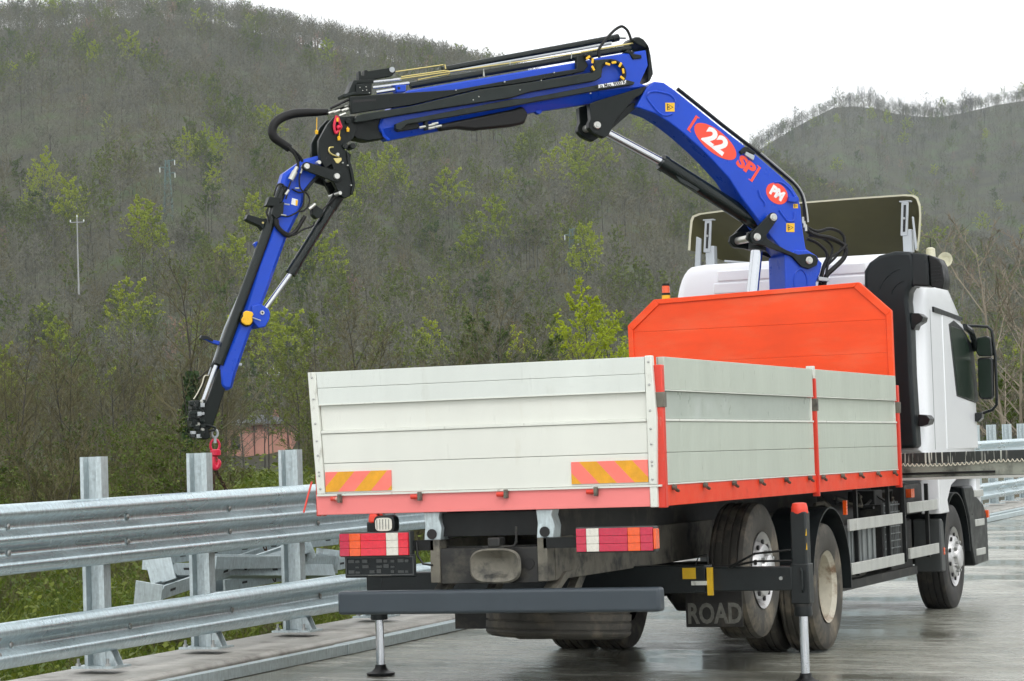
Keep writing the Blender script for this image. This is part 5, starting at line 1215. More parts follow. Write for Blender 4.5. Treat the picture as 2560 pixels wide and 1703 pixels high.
for p, y in ((p1, .245), (p2, .245), (p3, .215)):
    Kl(pin(p, .036, -y, y, lk)); Kl(pin(p, .026, y-.002, y+.006, lk, 'zinc', 'pin_cap'))
# ---- main ram and elbow bracket
ra = [(1.448,4.335),(0.472,3.765)]; rod = [(2.048,4.626),(1.441,4.332)]
rm = empty('boom_ram', (ra[1][0], 0, ra[1][1]), parent=cr)
def Rm(o): o.parent = rm; o.location = Vector(o.location)-Vector(rm.location); return o
Rm(bar2(ra[0], ra[1], .074, .0, 'cylinder', 'ram_black', rm, 24)); Rm(bar2(rod[0], rod[1], .042, .0, 'rod', 'chrome_rod', rm, 24))
v = Vector((ra[1][0]-ra[0][0], ra[1][1]-ra[0][1])).normalized(); Rm(bar2(ra[0], (ra[0][0]+v.x*.05, ra[0][1]+v.y*.05), .080, .0, 'gland', 'ram_black', rm, 24))
Rm(slab([(1.325,4.204),(1.083,4.091),(1.106,4.05),(1.292,4.141)], .03, .06, 'ram_pipe_guard', 'ram_black', rm, .006))
elb = [(2.213,4.836),(2.123,4.869),(1.739,4.98),(1.636,5.011),(1.69,4.935),(1.788,4.881),(1.823,4.834),(1.957,4.687),(2.035,4.552),(2.08,4.526),(2.135,4.546),(2.189,4.57),(2.227,4.611),(2.228,4.652),(2.207,4.693)]
eb = empty('elbow', (elb[-4][0], 0, elb[-4][1]), parent=cr)
def Eb(o): o.parent = eb; o.location = Vector(o.location)-Vector(eb.location); return o
Eb(slab(elb, .09, .165, 'elbow_plate', 'crane_black', eb, .006)); Eb(slab(elb, -.165, -.09, 'elbow_plate', 'crane_black', eb, .006))
Eb(slab(hull([(*[(1.747,4.835)][0], .03), (*[(1.978,4.655)][0], .035)]), -.09, .09, 'elbow_strut', 'crane_black', eb))
Eb(pin([(2.151,4.639)][0], .034, -.19, .19, eb)); Eb(pin([(2.151,4.639)][0], .022, .188, .195, eb, 'zinc', 'pin_cap'))
# ---- outer boom
ob_o = [(1.721,4.986)][0]; ob = empty('outer_boom', (ob_o[0], 0, ob_o[1]), parent=cr); OV = Vector(ob.location)
def Ob(o): o.parent = ob; o.location = Vector(o.location)-OV; return o
cas = [(4.221,4.598),(4.201,4.653),(3.944,4.923),(2.299,5.219),(2.053,5.274),(1.816,5.316),(1.612,5.351),(1.595,5.209),(1.686,5.04),(1.613,5.021),(1.671,4.999),(1.795,4.986),(2.177,4.936),(2.786,4.821),(3.816,4.63),(4.206,4.563)]
Ob(slab(cas, -.12, .12, 'boom_casing', 'crane_blue', ob, .012))
kt = [(4.216,4.565),(3.816,4.632),(2.786,4.823),(2.177,4.938),(1.795,4.988),(1.668,5.001)]; kb = [(4.128,4.482),(3.794,4.547),(2.76,4.756),(2.15,4.854),(1.768,4.881),(1.641,4.953)]
km = MB(); nk = len(kt)
for y, y2 in ((.118, .045), (-.118, -.045)): km.v += [(x, y, z) for x, z in kt]+[(x, y2, z) for x, z in kb]
for i in range(nk-1): km.f += [(i, i+1, nk+i+1, nk+i), (3*nk+i, 3*nk+i+1, 2*nk+i+1, 2*nk+i), (nk+i, nk+i+1, 3*nk+i+1, 3*nk+i), (2*nk+i, 2*nk+i+1, i+1, i)]
km.f += [(0, nk, 3*nk, 2*nk), (nk-1, 3*nk-1, 4*nk-1, 2*nk-1)]
Ob(km.build('casing_keel', 'crane_blue', ob, smooth=False))
Ob(MB().tube(P3([(4.182,4.658),(4.197,4.607),(4.174,4.518),(4.128,4.479)], .11), .014, 6).build('casing_rim', 'crane_blue', ob))
Ob(slab([(4.62,4.672),(4.455,4.69),(4.185,4.681),(4.16,4.497),(4.317,4.473),(4.419,4.493),(4.45,4.522)], -.09, .09, 'boom_extension', 'crane_black', ob, .008))
Ob(slab([(1.743,5.434),(1.714,5.471),(1.669,5.47),(1.624,5.448),(1.581,5.392),(1.562,5.309),(1.543,5.133),(1.576,5.07),(1.606,5.048),(1.588,5.215),(1.594,5.36),(1.694,5.397)], -.13, .115, 'head_guard', 'crane_black', ob, .02, 3))
b1 = [(4.499,4.849),(4.23,4.871),(3.504,4.932),(2.805,5.064),(2.497,5.121),(2.337,5.147),(2.329,5.268),(2.182,5.313),(2.182,5.252),(2.249,5.226),(2.222,5.181),(2.264,5.127),(2.411,5.094),(2.807,5.016),(3.284,4.944),(3.92,4.788),(4.489,4.697)]
b2 = [(4.446,4.677),(4.384,4.696),(3.924,4.776),(3.288,4.935),(2.811,5.01),(2.271,5.105),(2.193,5.119),(2.161,5.15),(2.156,5.231),(1.988,5.247),(2.091,5.183),(2.101,5.075),(2.163,5.04),(2.814,4.921),(2.984,4.868),(3.926,4.711),(4.083,4.684),(4.344,4.634),(4.469,4.617)]
b3 = [(3.985,4.653),(2.978,4.856),(2.81,4.872),(2.124,5.008),(1.844,5.058),(1.764,5.041),(1.776,5.016),(2.115,4.957),(2.812,4.827),(2.98,4.793),(3.839,4.636),(3.976,4.613),(4.041,4.557),(4.087,4.567),(4.083,4.616)]
Ob(slab(b1, .125, .185, 'support_bar', 'crane_black', ob, .006)); Ob(slab(b2, .13, .20, 'support_bar', 'crane_bar', ob, .008)); Ob(slab(b3, .125, .185, 'support_bar', 'crane_bar', ob, .006))
Ob(slab([(4.475,4.817),(4.263,4.832),(4.264,4.812),(4.476,4.794)], .185, .1875, 'slot', 'slot_dark', ob, .001))
Ob(slab([(3.658,4.627),(2.967,4.771),(2.853,4.805),(2.801,4.735),(2.842,4.645),(2.973,4.616),(3.281,4.583),(3.319,4.576),(3.49,4.591),(3.66,4.566)], .05, .14, 'hose_bag', 'hose_black', ob, .025, 3))
Ob(slab(hull([(*[(4.043,4.587)][0], .035), (*[(3.87,4.61)][0], .028)]), .10, .125, 'guide_loop', 'crane_black', ob))
for q in [(3.828,4.594),(3.743,4.612),(3.711,4.626),(3.744,4.587),(3.68,4.603)]: Ob(MB().cyl((q[0]+.03, .16, q[1]-.006), (q[0]-.03, .16, q[1]+.006), .012, 8).build('coupling', 'zinc', ob))
Ob(slab([(3.81,4.656),(3.779,4.661),(3.776,4.567),(3.808,4.566)], .12, .17, 'hose_clamp', 'crane_black', ob)); Ob(pin([(4.043,4.592)][0], .02, .12, .15, ob, 'crane_bar', 'roller'))
for q in [(3.518,4.923),(3.05,5.006),(3.302,4.87),(3.356,4.84),(3.049,5.011),(2.696,5.03),(2.906,4.939),(2.568,5.104),(2.217,4.924)]: Ob(pin(q, .006, .18, .207, ob, 'zinc', 'bolt'))
# tubes and pipes on top
for a, b, r, y, nm, m in (([(3.542,5.145)][0], [(1.816,5.49)][0], .030, -.06, 'extension_ram', 'ram_black'), ([(3.893,4.978)][0], [(1.739,5.375)][0], .030, .05, 'extension_ram', 'ram_black'),
                           ([(3.503,5.116)][0], [(1.906,5.421)][0], .012, .0, 'oil_pipe', 'bracket_grey'), ([(3.993,5.033)][0], [(2.237,5.314)][0], .006, .07, 'oil_pipe', 'brass_pipe'), ([(2.237,5.319)][0], [(1.69,5.423)][0], .008, .07, 'oil_pipe', 'brass_pipe'),
                           ([(4.012,5.104)][0], [(3.559,5.178)][0], .006, .01, 'oil_pipe', 'brass_pipe'), ([(3.978,5.052)][0], [(3.563,5.119)][0], .006, .06, 'oil_pipe', 'brass_pipe'), ([(3.821,5.03)][0], [(3.543,5.088)][0], .006, .06, 'oil_pipe', 'brass_pipe'),
                           ([(4.242,5)][0], [(3.979,5.032)][0], .013, .06, 'ram_rod', 'chrome_rod'), ([(4.249,4.95)][0], [(3.906,4.998)][0], .015, .06, 'ram_rod', 'chrome_rod'), ([(4.227,4.903)][0], [(4.048,4.934)][0], .017, .09, 'ram_rod', 'chrome_rod')):
    Ob(bar2(a, b, r, y, nm, m, ob, 14))
for q in ([(3.559,5.176),(3.553,5.135)], [(3.563,5.119),(3.523,5.116),(3.519,5.096),(3.543,5.083)]): Ob(MB().tube(spline(P3(q, .05), 3), .006, 6).build('oil_pipe', 'brass_pipe', ob))
Ob(bar2([(1.871,5.474)][0], [(1.808,5.49)][0], .034, -.06, 'ram_end', 'plastic_black', ob)); Ob(bar2([(1.808,5.488)][0], [(1.734,5.487)][0], .012, -.06, 'fitting', 'zinc', ob))
for q in ([(2.938,5.223),(2.947,5.182)], [(2.337,5.311),(2.345,5.255)], [(3.201,5.14),(3.206,5.074)], [(3.202,5.135),(3.196,5.074)]): Ob(MB().tube(spline(P3(q, .08), 2), .005, 5).build('pipe_clip', 'zinc', ob))
Ob(slab([(4.487,4.892),(4.434,5.007),(4.245,5.019),(4.251,4.984),(4.402,4.979),(4.41,4.895)], -.05, .10, 'manifold_bracket', 'crane_black', ob)); Ob(slab([(4.418,4.971),(4.273,4.981),(4.278,4.881),(4.423,4.876)], .02, .12, 'valve_block', 'crane_black', ob, .004))
for q in [(4.386,4.939),(4.329,4.946),(4.361,4.913),(4.325,4.918),(4.3,4.894)]: Ob(pin(q, .005, .11, .126, ob, 'zinc', 'bolt'))
Ob(slab([(4.541,4.879),(4.401,4.905),(4.402,4.875),(4.454,4.87),(4.532,4.846)], -.06, .12, 'front_lip', 'crane_bar', ob))
Ob(slab([(4.369,5.097),(4.348,5.095),(4.346,5.058),(4.318,5.058),(4.314,5.106),(4.291,5.109),(4.281,5.097),(4.091,5.132),(4.054,5.147),(4.023,5.126),(4.03,5.09),(4.062,5.06),(4.125,5.048),(4.278,5.014),(4.284,4.991),(4.369,4.997)], -.03, .05, 'support_hook', 'crane_black', ob, .006)); Ob(MB().lathe([(-.04, .025), (.06, .025)], 16, (*[(4.06,5.115)][0][:1], 0, [(4.06,5.115)][0][1]), 'y').build('hook_eye', 'bracket_grey', ob))
Ob(slab([(4.056,4.967),(3.956,4.972),(3.96,4.91),(4.048,4.904)], .03, .125, 'lug', 'crane_blue', ob)); Ob(pin([(4.025,4.941)][0], .014, .12, .128, ob, 'slot_dark', 'lug_hole'))
Ob(hose([(2.065,5.269),(2.069,5.333),(2.054,5.37),(1.993,5.444),(1.912,5.524),(1.854,5.561),(1.821,5.566),(1.779,5.536),(1.756,5.492),(1.74,5.441)], .08, .013, 'loop_hose'))
Ob(slab([(1.785,5.313),(1.667,5.3),(1.665,5.269),(1.753,5.257)], .10, .135, 'cover_plate', 'crane_black', ob)); Ob(slab([(1.795,5.351),(1.728,5.322),(1.752,5.306),(1.83,5.319)], .05, .13, 'cover_plate', 'crane_black', ob))
# cable chain with yellow links
arc = [(2.099,5.121),(2.097,5.162),(2.068,5.199),(2.023,5.221),(1.972,5.227),(1.923,5.216),(1.879,5.178),(1.859,5.132),(1.866,5.086),(1.901,5.049)]; Ob(hose(arc, .16, .022, 'cable_chain')); Ob(hose([(2.265,5.271),(2.227,5.256),(2.184,5.227),(2.168,5.191),(2.186,5.15),(2.209,5.129)], .205, .016, 'cable_chain'))
for (x, z), a in zip([(2.24,5.246),(2.197,5.217),(2.194,5.15),(2.048,5.192),(1.986,5.207),(1.924,5.188),(1.897,5.132),(1.908,5.068)], (35, 80, -60, -15, 10, 60, 95, -35)):
    Mx = Matrix.Translation((x, .225, z)) @ Matrix.Rotation(R(a), 4, 'Y') ; o = MB().box(-.024, .024, -.004, .006, -.011, .011).xf(Mx).build('chain_link', 'cap_yellow', ob, bev=.006); Ob(o)
lb = [(2.14,5.002),(1.862,5.053),(1.859,5.018),(2.137,4.971)]; Ob(slab(lb, .203, .206, 'load_plate', 'decal_white', ob, 0))
cl = ((lb[0][0]+lb[2][0])/2, (lb[0][1]+lb[2][1])/2); YF = .2065
Ob(text('load_lettering', 'P.ta Max. 9000 Kg.', 'decal_black', ob, decal_frame(cl, (lb[1][0]-lb[0][0], lb[1][1]-lb[0][1])), .050, .0004, bold=.0012, sx=.85))
Ob(hose([(1.447,5.257),(1.427,5.195),(1.402,5.106)], -.05, .003, 'wire')) if False else None
Ob(slab([(2.706,4.778),(2.64,4.785),(2.641,4.759),(2.669,4.743),(2.696,4.758)], .0, .06, 'eyelet', 'crane_blue', ob))
# ---- knuckle between outer boom and jib
kn = [(4.782,4.462),(4.696,4.609),(4.633,4.675),(4.448,4.673),(4.43,4.567),(4.464,4.487),(4.537,4.437),(4.577,4.424),(4.567,4.397),(4.534,4.379),(4.509,4.336),(4.52,4.277),(4.498,4.2),(4.478,4.077),(4.505,3.983),(4.552,3.958),(4.607,3.99),(4.651,4.081),(4.688,4.149),(4.657,4.226),(4.674,4.257),(4.729,4.215),(4.772,4.286),(4.785,4.374)]
ke = empty('knuckle', (kn[0][0], 0, kn[0][1]), parent=cr)
def Kn(o): o.parent = ke; o.location = Vector(o.location)-Vector(ke.location); return o
for y0, y1 in ((.08, .14), (-.14, -.08)): Kn(slab(kn, y0, y1, 'knuckle_plate', 'crane_black', ke, .005))
Kn(slab([(4.537,4.372),(4.496,4.341),(4.507,4.282),(4.485,4.205),(4.465,4.082),(4.492,3.988),(4.512,3.997),(4.489,4.087),(4.511,4.195),(4.529,4.274)], -.08, .16, 'knuckle_rib', 'crane_black', ke, .004))
for q in [(4.546,4.417),(4.474,4.418)]: Kn(MB().lathe([(.02, .026), (.15, .026), (.155, .022)], 16, (q[0], 0, q[1]), 'y').build('bush', 'crane_bar', ke)); Kn(pin(q, .014, .152, .158, ke, 'slot_dark', 'bush_hole'))
Kn(pin([(4.519,4.633)][0], .024, .13, .17, ke, 'crane_black', 'pin')); Kn(pin([(4.62,4.34)][0], .016, .14, .165, ke)); Kn(slab([(4.657,4.306),(4.585,4.314),(4.581,4.292),(4.613,4.262),(4.633,4.266)], .141, .15, 'tag_plate', 'brass_pipe', ke, .002)); Kn(hose([(4.654,4.404),(4.69,4.399),(4.696,4.369),(4.667,4.34),(4.606,4.321)], .15, .007, 'retaining_clip', 'brass_pipe'))
for q in [(4.531,4.246),(4.505,4.071),(4.576,4.267)]: Kn(pin(q, .007, .14, .165, ke, 'zinc', 'bolt'))
j1, j2, j3, j4 = [(4.91,4.231),(4.643,4.146),(4.787,4.27),(4.604,4.004)]
for y0, y1 in ((.141, .175), (-.175, -.141)): Kn(slab(hull([(j1[0], j1[1], .038), (j2[0], j2[1], .050)])[:], y0, y1, 'dog_link', 'crane_black', ke, .004))
for p, y, r in ((j1, .19, .026), (j2, .20, .027), (j3, .155, .018), (j4, .15, .018)): Kn(pin(p, r, -y, y, ke)); 
# ---- hanging hardware at the knuckle
Kn(hose([(4.623,4.678),(4.641,4.624),(4.648,4.58),(4.634,4.526),(4.606,4.556),(4.585,4.581),(4.6,4.625),(4.613,4.669)], .17, .012, 'coupling_strap', 'hook_red')); Kn(MB().cyl((*[(4.613,4.585)][0][:1], .17, [(4.613,4.585)][0][1]), ([(4.606,4.561)][0][0], .19, [(4.606,4.561)][0][1]), .018, 8).build('coupling', 'hook_red', ke))
for a, b in (([(4.804,4.658)][0], [(4.81,4.53)][0]), ([(4.598,4.549)][0], [(4.608,4.478)][0]), ([(4.62,4.666)][0], [(4.619,4.642)][0]), ([(4.525,4.584)][0], [(4.524,4.555)][0])):
    Kn(MB().cyl((a[0], .17, a[1]), (b[0], .17, b[1]), .004, 5).build('cap_tether', 'cap_yellow', ke)); Kn(MB().lathe([(-.016, .012), (.012, .016), (.02, .008)], 10, (b[0], .17, b[1]), 'z').build('dust_cap', 'cap_yellow', ke))
# ---- hose loop from boom to jib
hl_ = empty('hose_loop', (kn[0][0], 0, kn[0][1]), parent=cr)
def Hl(o): o.parent = hl_; o.location = Vector(o.location)-Vector(hl_.location); return o
hp_ = [(4.665,4.728),(4.767,4.721),(4.88,4.717),(4.982,4.705),(5.085,4.668),(5.152,4.615),(5.175,4.546),(5.151,4.488),(5.082,4.44),(5.022,4.401)]
Hl(MB().tube(spline(P3(hp_, .05)), [.028+.012*math.sin(min(1, i/20)*math.pi*.5)*(1 if i < 44 else .8) for i in range(len(spline(P3(hp_, .05))))], 12).build('hose_sleeve', 'hose_black', hl_))
for k, q in enumerate(([(5.042,4.416),(4.972,4.363),(4.938,4.314),(4.929,4.255),(4.957,4.186)], [(5.031,4.421),(4.952,4.353),(4.913,4.295),(4.909,4.246),(4.937,4.167)], [(5.052,4.411),(4.993,4.353),(4.964,4.294),(4.96,4.245),(4.982,4.196)])): Hl(hose(q, .02+.03*k, .013, 'hose', parent=hl_))
for k, (a, b) in enumerate((([(4.695,4.716)][0], [(4.461,4.792)][0]), ([(4.685,4.71)][0], [(4.462,4.754)][0]), ([(4.663,4.748)][0], [(4.475,4.839)][0]))):
    Hl(MB().cyl((a[0], .04+.04*k, a[1]), (b[0], .06+.04*k, b[1]), .012, 8).build('hose', 'hose_black', hl_))
for q in [(4.618,4.758),(4.598,4.727),(4.555,4.775),(4.525,4.743),(4.499,4.779),(4.494,4.747),(4.547,4.698),(4.644,4.718)]: Hl(MB().cyl((q[0]+.03, .10, q[1]-.012), (q[0]-.03, .10, q[1]+.012), .013, 8).build('coupling', 'zinc', hl_))
# ---- jib
jb = [(5.11,4.114),(5.088,4.178),(5.016,4.228),(4.901,4.306),(4.768,4.341),(4.717,4.32),(4.703,4.281),(4.709,4.246),(4.749,4.207),(4.773,4.152),(4.847,4.073),(4.889,4.023),(4.918,3.925),(4.935,3.871),(5.074,3.619),(5.161,3.406),(5.248,3.183),(5.313,3.028),(5.335,2.95),(5.425,2.796),(5.559,2.45),(5.603,2.301),(5.672,2.311),(5.706,2.342),(5.71,2.477),(5.66,2.591),(5.554,2.812),(5.496,2.923),(5.408,3.193),(5.342,3.387),(5.235,3.63),(5.157,3.875)]
je = empty('jib', (j3[0], 0, j3[1]), parent=cr)
def Jb(o): o.parent = je; o.location = Vector(o.location)-Vector(je.location); return o
Jb(slab(jb, -.075, .075, 'jib_beam', 'crane_blue', je, .028, 1))
Jb(slab([(4.7,4.262),(4.746,4.208),(4.77,4.151),(4.844,4.072),(4.886,4.022),(4.912,4.034),(4.854,4.103),(4.78,4.183),(4.727,4.242)], -.05, .082, 'jib_edge', 'crane_black', je, .004))
Jb(slab([(5.416,3.028),(5.335,3.045),(5.266,2.998),(5.251,2.959),(5.259,2.91),(5.299,2.843),(5.361,2.832),(5.419,2.902)], -.10, .10, 'ram_lug', 'crane_blue', je, .01)); Jb(pin([(5.327,2.966)][0], .02, -.115, .115, je)); Jb(pin([(5.327,2.966)][0], .009, .115, .118, je, 'slot_dark', 'pin_socket'))
yc = [(5.463,2.905)][0]; Jb(MB().lathe([(.07, .058), (.10, .058), (.105, .05)], 24, (yc[0], 0, yc[1]), 'y').build('cap_base', 'crane_black', je))
Jb(slab([(5.498,2.97),(5.47,2.984),(5.42,2.974),(5.406,2.95),(5.421,2.931),(5.417,2.892),(5.443,2.858),(5.483,2.859),(5.514,2.883),(5.516,2.912),(5.499,2.936)], .104, .125, 'cap_cover', 'cap_yellow', je, .008)); Jb(pin([(5.499,2.911)][0], .009, .12, .128, je, 'marker_orange', 'knob')); Jb(bar2([(5.42,2.924)][0], [(5.346,2.897)][0], .005, .12, 'lever', 'bracket_grey', je, 8))
jr = [(4.556,4.021),(5.032,3.309),(5.268,3.008)]
Jb(bar2(jr[0], jr[1], .046, .0, 'jib_ram', 'ram_black', je, 22)); Jb(bar2(jr[1], jr[2], .024, .0, 'jib_ram_rod', 'chrome_rod', je, 20)); v = Vector((jr[1][0]-jr[0][0], jr[1][1]-jr[0][1])).normalized()
Jb(bar2((jr[0][0]-v.x*.03, jr[0][1]-v.y*.03), (jr[0][0]+v.x*.16, jr[0][1]+v.y*.16), .052, .0, 'ram_end', 'crane_black', je, 20)); Jb(bar2((jr[1][0]-v.x*.12, jr[1][1]-v.y*.12), jr[1], .05, .0, 'gland', 'ram_black', je, 20))
Jb(hose([(4.624,3.983),(4.672,3.929),(4.735,3.869),(4.752,3.81)], .06, .007, 'small_pipe'))
# extension ram along the jib and its rods
et = [(5.086,4.069),(5.71,2.528)]; Jb(bar2(et[0], et[1], .045, .045, 'extension_ram', 'ram_black', je, 20)); er = [(5.732,2.519),(5.851,2.223)]; Jb(bar2(er[0], er[1], .019, .045, 'extension_rod', 'chrome_rod', je)); Jb(bar2([(5.701,2.547)][0], [(5.738,2.495)][0], .044, .0, 'gland', 'crane_black', je))
for dx in (0, 14): q = [(5.269,3.646),(5.415,3.289),(5.627,2.846),(5.749,2.531),(5.783,2.444)]; Jb(MB().tube(P3([(x-dx*.0016, z) for x, z in q], -.02), .008, 6).build('oil_pipe', 'bracket_grey', je))
Jb(MB().tube(spline(P3([(5.786,2.437),(5.824,2.433),(5.848,2.366),(5.889,2.29),(5.925,2.238)], .0), 4), .005, 6).build('tip_hose', 'cord_white', je))
Jb(slab([(5.684,2.478),(5.659,2.311),(5.67,2.285),(5.777,1.999),(5.807,1.975),(5.857,1.962),(5.867,2.135),(5.809,2.249),(5.714,2.497)], -.06, .06, 'jib_extension', 'crane_black', je, .008))
tip = [(5.95,2.223),(5.852,2.23),(5.84,2.115),(5.858,2.02),(5.81,1.961),(5.802,1.903),(5.842,1.885),(5.895,1.906),(5.923,1.973),(5.966,1.994),(5.974,2.061),(5.943,2.117),(5.962,2.147)]
Jb(slab(tip, -.07, .07, 'jib_tip', 'crane_black', je, .008))
rt = random.Random(4)
for i in range(44):
    a, b = rt.uniform(132, 256), rt.uniform(800, 1110)
    q0 = [(5.963,2.213),(5.858,1.904)]; x = q0[0][0]+(q0[1][0]-q0[0][0])*(a-140)/115; z = q0[0][1]+(q0[1][1]-q0[0][1])*(b-800)/320
    if i % 3: Jb(MB().box(x-.02*rt.random()-.01, x+.02*rt.random()+.01, .06, .085+.03*rt.random(), z-.015, z+.015*rt.random()+.006).build('valve_piece', rt.choice(('crane_bar', 'crane_black', 'bracket_grey')), je, bev=.003))
    else: Jb(MB().lathe([(.06, .018), (.09, .018), (.10, .009)], 8, (x, 0, z), 'y').build('fitting', rt.choice(('crane_bar', 'crane_bar', 'zinc', 'plastic_grey')), je))
Jb(hose([(5.87,2.02),(5.811,2.004),(5.763,1.988),(5.768,1.969),(5.813,1.961)], .07, .010, 'tip_bracket', 'crane_black'))
Jb(slab([(5.859,2.759),(5.848,2.782),(5.792,2.775),(5.743,2.74),(5.684,2.728),(5.692,2.693),(5.749,2.711),(5.808,2.743),(5.852,2.747)], -.02, .03, 'boom_rest', 'crane_blue', je, .006)); Jb(slab([(5.86,2.758),(5.849,2.783),(5.793,2.775),(5.744,2.742),(5.75,2.723),(5.809,2.747),(5.853,2.745)], -.024, .034, 'rest_pad', 'plastic_black', je, .004))
Jb(slab([(5.432,3.781),(5.413,3.825),(5.287,3.786),(5.226,3.791),(5.228,3.733),(5.28,3.684),(5.309,3.723),(5.418,3.769)], -.05, .05, 'light_bracket', 'crane_black', je, .006)); Jb(pin([(5.283,3.749)][0], .01, .05, .06, je, 'brass_pipe', 'bolt')); Jb(slab([(5.362,3.57),(5.343,3.588),(5.299,3.59),(5.307,3.546),(5.341,3.533)], -.02, .03, 'cable_lug', 'crane_blue', je, .004)); Jb(hose([(5.274,3.649),(5.295,3.629),(5.306,3.59)], .0, .008, 'lug_wire', 'bracket_grey'))
Jb(slab([(5.234,3.973),(5.134,3.955),(5.156,3.881),(5.271,3.89)], .02, .12, 'valve_box', 'crane_black', je, .006)); Jb(slab([(5.206,3.881),(5.104,3.93),(5.118,3.813),(5.179,3.774),(5.218,3.813)], .04, .12, 'valve_box', 'crane_black', je, .006)); Jb(slab([(4.851,3.875),(4.815,3.9),(4.745,3.856),(4.767,3.797),(4.808,3.782),(4.848,3.817)], .02, .11, 'valve_box', 'crane_black', je, .006))
for q in ([(5.193,3.979),(5.171,4.047),(5.145,4.081),(5.11,4.077),(5.096,4.048)], [(5.246,3.881),(5.263,3.832),(5.249,3.793),(5.24,3.754)], [(5.03,4.038),(4.97,4.01),(4.909,4.01),(4.875,3.961),(4.882,3.902),(4.924,3.853),(4.975,3.843)], [(4.919,4.02),(4.927,3.932),(4.943,3.883),(4.996,3.833),(5.078,3.799),(5.138,3.813)], [(4.835,3.756),(4.852,3.717),(4.939,3.687),(5.001,3.648),(5.042,3.633)], [(4.944,4.196),(4.962,4.127),(4.954,4.049),(4.919,4.01)], [(5.038,4.107),(5.06,4.048),(5.072,3.999),(5.088,3.95)]):
    Jb(hose(q, .11, .0075, 'hose'))
for q in ([(5.169,3.774),(5.161,3.715),(5.112,3.662),(5.052,3.643),(5,3.677),(4.958,3.736),(4.915,3.804)], [(5.179,3.784),(5.179,3.725),(5.142,3.677),(5.082,3.633),(5.021,3.657)]): Jb(hose(q, .10, .017, 'hose_sleeve'))
for a, b, r in (([(5.043,4.117)][0], [(5,4.19)][0], .026), ([(5.016,4.171)][0], [(4.979,4.23)][0], .018), ([(5.092,3.989)][0], [(5.061,4.028)][0], .012), ([(4.883,3.863)][0], [(4.826,3.908)][0], .016), ([(5.105,3.906)][0], [(5.059,3.901)][0], .007), ([(5.138,3.813)][0], [(5.092,3.807)][0], .007), ([(5.005,4.044)][0], [(4.969,4.044)][0], .008), ([(4.95,4.176)][0], [(4.934,4.216)][0], .009)):
    Jb(MB().cyl((a[0], .12, a[1]), (b[0], .12, b[1]), r, 10).build('fitting', 'zinc', je))
Jb(slab([(5.02,3.965),(4.97,3.95),(4.987,3.896),(5.032,3.911)], .0755, .078, 'data_plate', 'decal_white', je, 0)); Jb(slab([(4.99,3.947),(4.968,3.943),(4.977,3.896),(4.992,3.901)], .0782, .079, 'data_plate', 'cap_yellow', je, 0))
Jb(slab([(5.525,2.539),(5.498,2.534),(5.506,2.51),(5.536,2.515)], .0, .05, 'eyelet', 'bracket_grey', je))
# ---- hook at the tip
hk = empty('hook_block', (*[(5.747,1.961)][0][:1], 0, [(5.747,1.961)][0][1]), parent=cr); HV = Vector(hk.location)
def Hk(o): o.parent = hk; o.location = Vector(o.location)-HV; return o
def ringp(c, rx, rz, r, nm, m, a0=0, a1=360, y=0):
    pts = [(c[0]+rx*math.cos(R(a)), y, c[1]+rz*math.sin(R(a))) for a in [a0+(a1-a0)*i/20 for i in range(21)]]; return Hk(MB().tube(pts, r, 8, cap=a1-a0 < 360).build(nm, m, hk))
c = [(5.748,1.937),(5.749,1.836),(5.745,1.773),(5.749,1.701)]; ringp(c[0], .026, .034, .011, 'shackle', 'bracket_grey'); Hk(MB().cyl((c[0][0], 0, c[0][1]-.02), (c[1][0], 0, c[1][1]+.02), .016, 8).build('shackle_link', 'bracket_grey', hk))
ringp((c[1][0], c[1][1]), .040, .052, .011, 'swivel_eye', 'hook_red'); Hk(MB().lathe([(-.03, .025), (-.02, .046), (.02, .046), (.03, .03)], 16, (c[2][0], 0, c[2][1]), 'z').build('swivel', 'hook_red', hk))
hs = [(5.748,1.759),(5.763,1.73),(5.769,1.692),(5.756,1.648),(5.736,1.653),(5.718,1.686),(5.727,1.712)]; Hk(MB().tube(spline(P3(hs, 0), 4), [.016+.012*math.sin(i/24*math.pi) for i in range(25)], 10).build('hook', 'hook_red', hk)); Hk(MB().cyl((hs[0][0], 0, hs[0][1]), (hs[6][0], 0, hs[6][1]), .008, 6).build('safety_latch', 'hook_red', hk))
# ---- hoses from column to boom, right of the column
hc = empty('column_hoses', (p3[0], 0, p3[1]), parent=cr)
def Hc(o): o.parent = hc; o.location = Vector(o.location)-Vector(hc.location); return o
for q, y, r in (([(0.033,3.818),(-0.02,3.701),(-0.12,3.649),(-0.266,3.623),(-0.381,3.571),(-0.423,3.506),(-0.39,3.427),(-0.283,3.336),(-0.207,3.271),(-0.173,3.167)], .05, .024), ([(-0.019,3.745),(-0.149,3.693),(-0.282,3.719),(-0.384,3.693),(-0.434,3.641),(-0.438,3.575)], 0, .016), ([(0.01,3.618),(-0.091,3.579),(-0.175,3.514),(-0.201,3.436),(-0.152,3.319),(-0.118,3.202)], .09, .016), ([(-0.059,3.653),(-0.205,3.628),(-0.304,3.549),(-0.286,3.458),(-0.208,3.353),(-0.159,3.249)], .0, .012), ([(-0.396,3.558),(-0.319,3.492),(-0.229,3.44),(-0.181,3.349),(-0.161,3.232)], .12, .013), ([(-0.28,3.383),(-0.372,3.462),(-0.451,3.567)], -.05, .013), ([(-0.241,3.445),(-0.194,3.366),(-0.16,3.262),(-0.141,3.171)], .03, .018)):
    Hc(hose(q, y, r, 'hose', parent=hc))
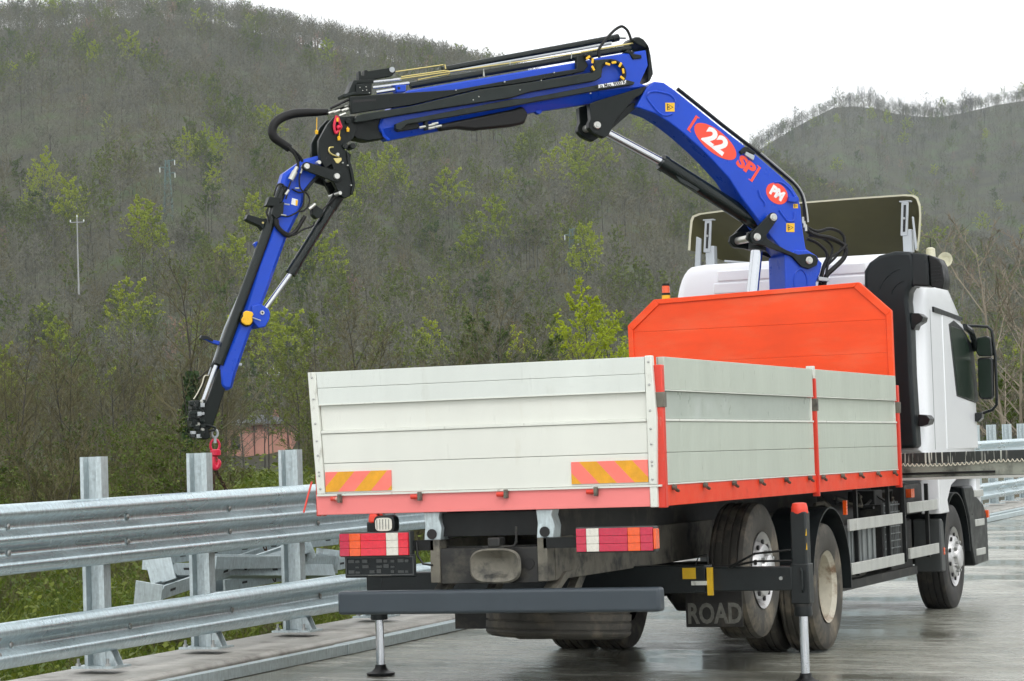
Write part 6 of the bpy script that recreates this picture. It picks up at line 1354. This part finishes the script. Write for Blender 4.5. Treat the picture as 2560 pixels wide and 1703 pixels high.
Hc(slab([(-0.069,3.255),(-0.178,3.241),(-0.184,3.209),(-0.068,3.218)], .02, .15, 'hose_clamp', 'bracket_grey', hc, .004)); 
for q in [(0.04,3.791),(0.027,3.752),(0.013,3.719)]: Hc(MB().lathe([(0, .016), (.06, .016)], 8, (q[0], .08, q[1]-.03), 'z').build('fitting', 'zinc', hc))

# ---- chain sling from the hook to the bundle
hw = Matrix.Translation((.27, 7.48, 0)) @ Matrix.Rotation(KA, 4, 'Z'); h0 = hw @ Vector((hs[3][0], 0, hs[3][1]))
cs_ = empty('chain_sling', h0)
def chain(a, b, n, r=.006):
    a, b = Vector(a), Vector(b); d = (b-a)/n; q = d.to_track_quat('Z', 'Y').to_matrix().to_4x4(); L_ = d.length*.74
    for i in range(n):
        M = Matrix.Translation(a+d*(i+.5)-h0) @ q @ Matrix.Rotation(R(90)*(i % 2), 4, 'Z')
        pts = [M @ Vector((.014*math.cos(t), 0, L_*math.sin(t))) for t in [2*math.pi*k/10 for k in range(11)]]
        MB().tube(pts, r, 5, cap=False).build('link', 'chain_rust', cs_)
chain(h0+Vector((0, 0, -.01)), (-4.20, 3.80, .70), 16); chain(h0+Vector((0, 0, -.01)), (-4.28, 4.95, .93), 24); chain((-4.19, 4.93, .93), (-4.19, 5.12, .60), 7); chain((-4.10, 3.78, .72), (-4.12, 3.80, .58), 3)
tag(cs_, 'dark rusty chain sling hanging from the red hook behind the rail', 'chain')

# ------------------------------------------------------------------ rain haze filling the valley
hm = bpy.data.materials.new('rain_haze'); hm.use_nodes = True; hn, hl = hm.node_tree.nodes, hm.node_tree.links
hn.remove(hn['Principled BSDF']); pv = hn.new('ShaderNodeVolumePrincipled')
pv.inputs['Color'].default_value = (0.80, 0.90, 1.0, 1); pv.inputs['Density'].default_value = 0.00016; pv.inputs['Anisotropy'].default_value = 0.2
hl.new(pv.outputs[0], hn['Material Output'].inputs['Volume'])
hz_ = MB().box(-2600, 2700, -900, 2350, -8, 235).build('haze', hm, smooth=False)
tag(hz_, 'thin rain haze hanging over the valley', 'haze', kind='stuff')
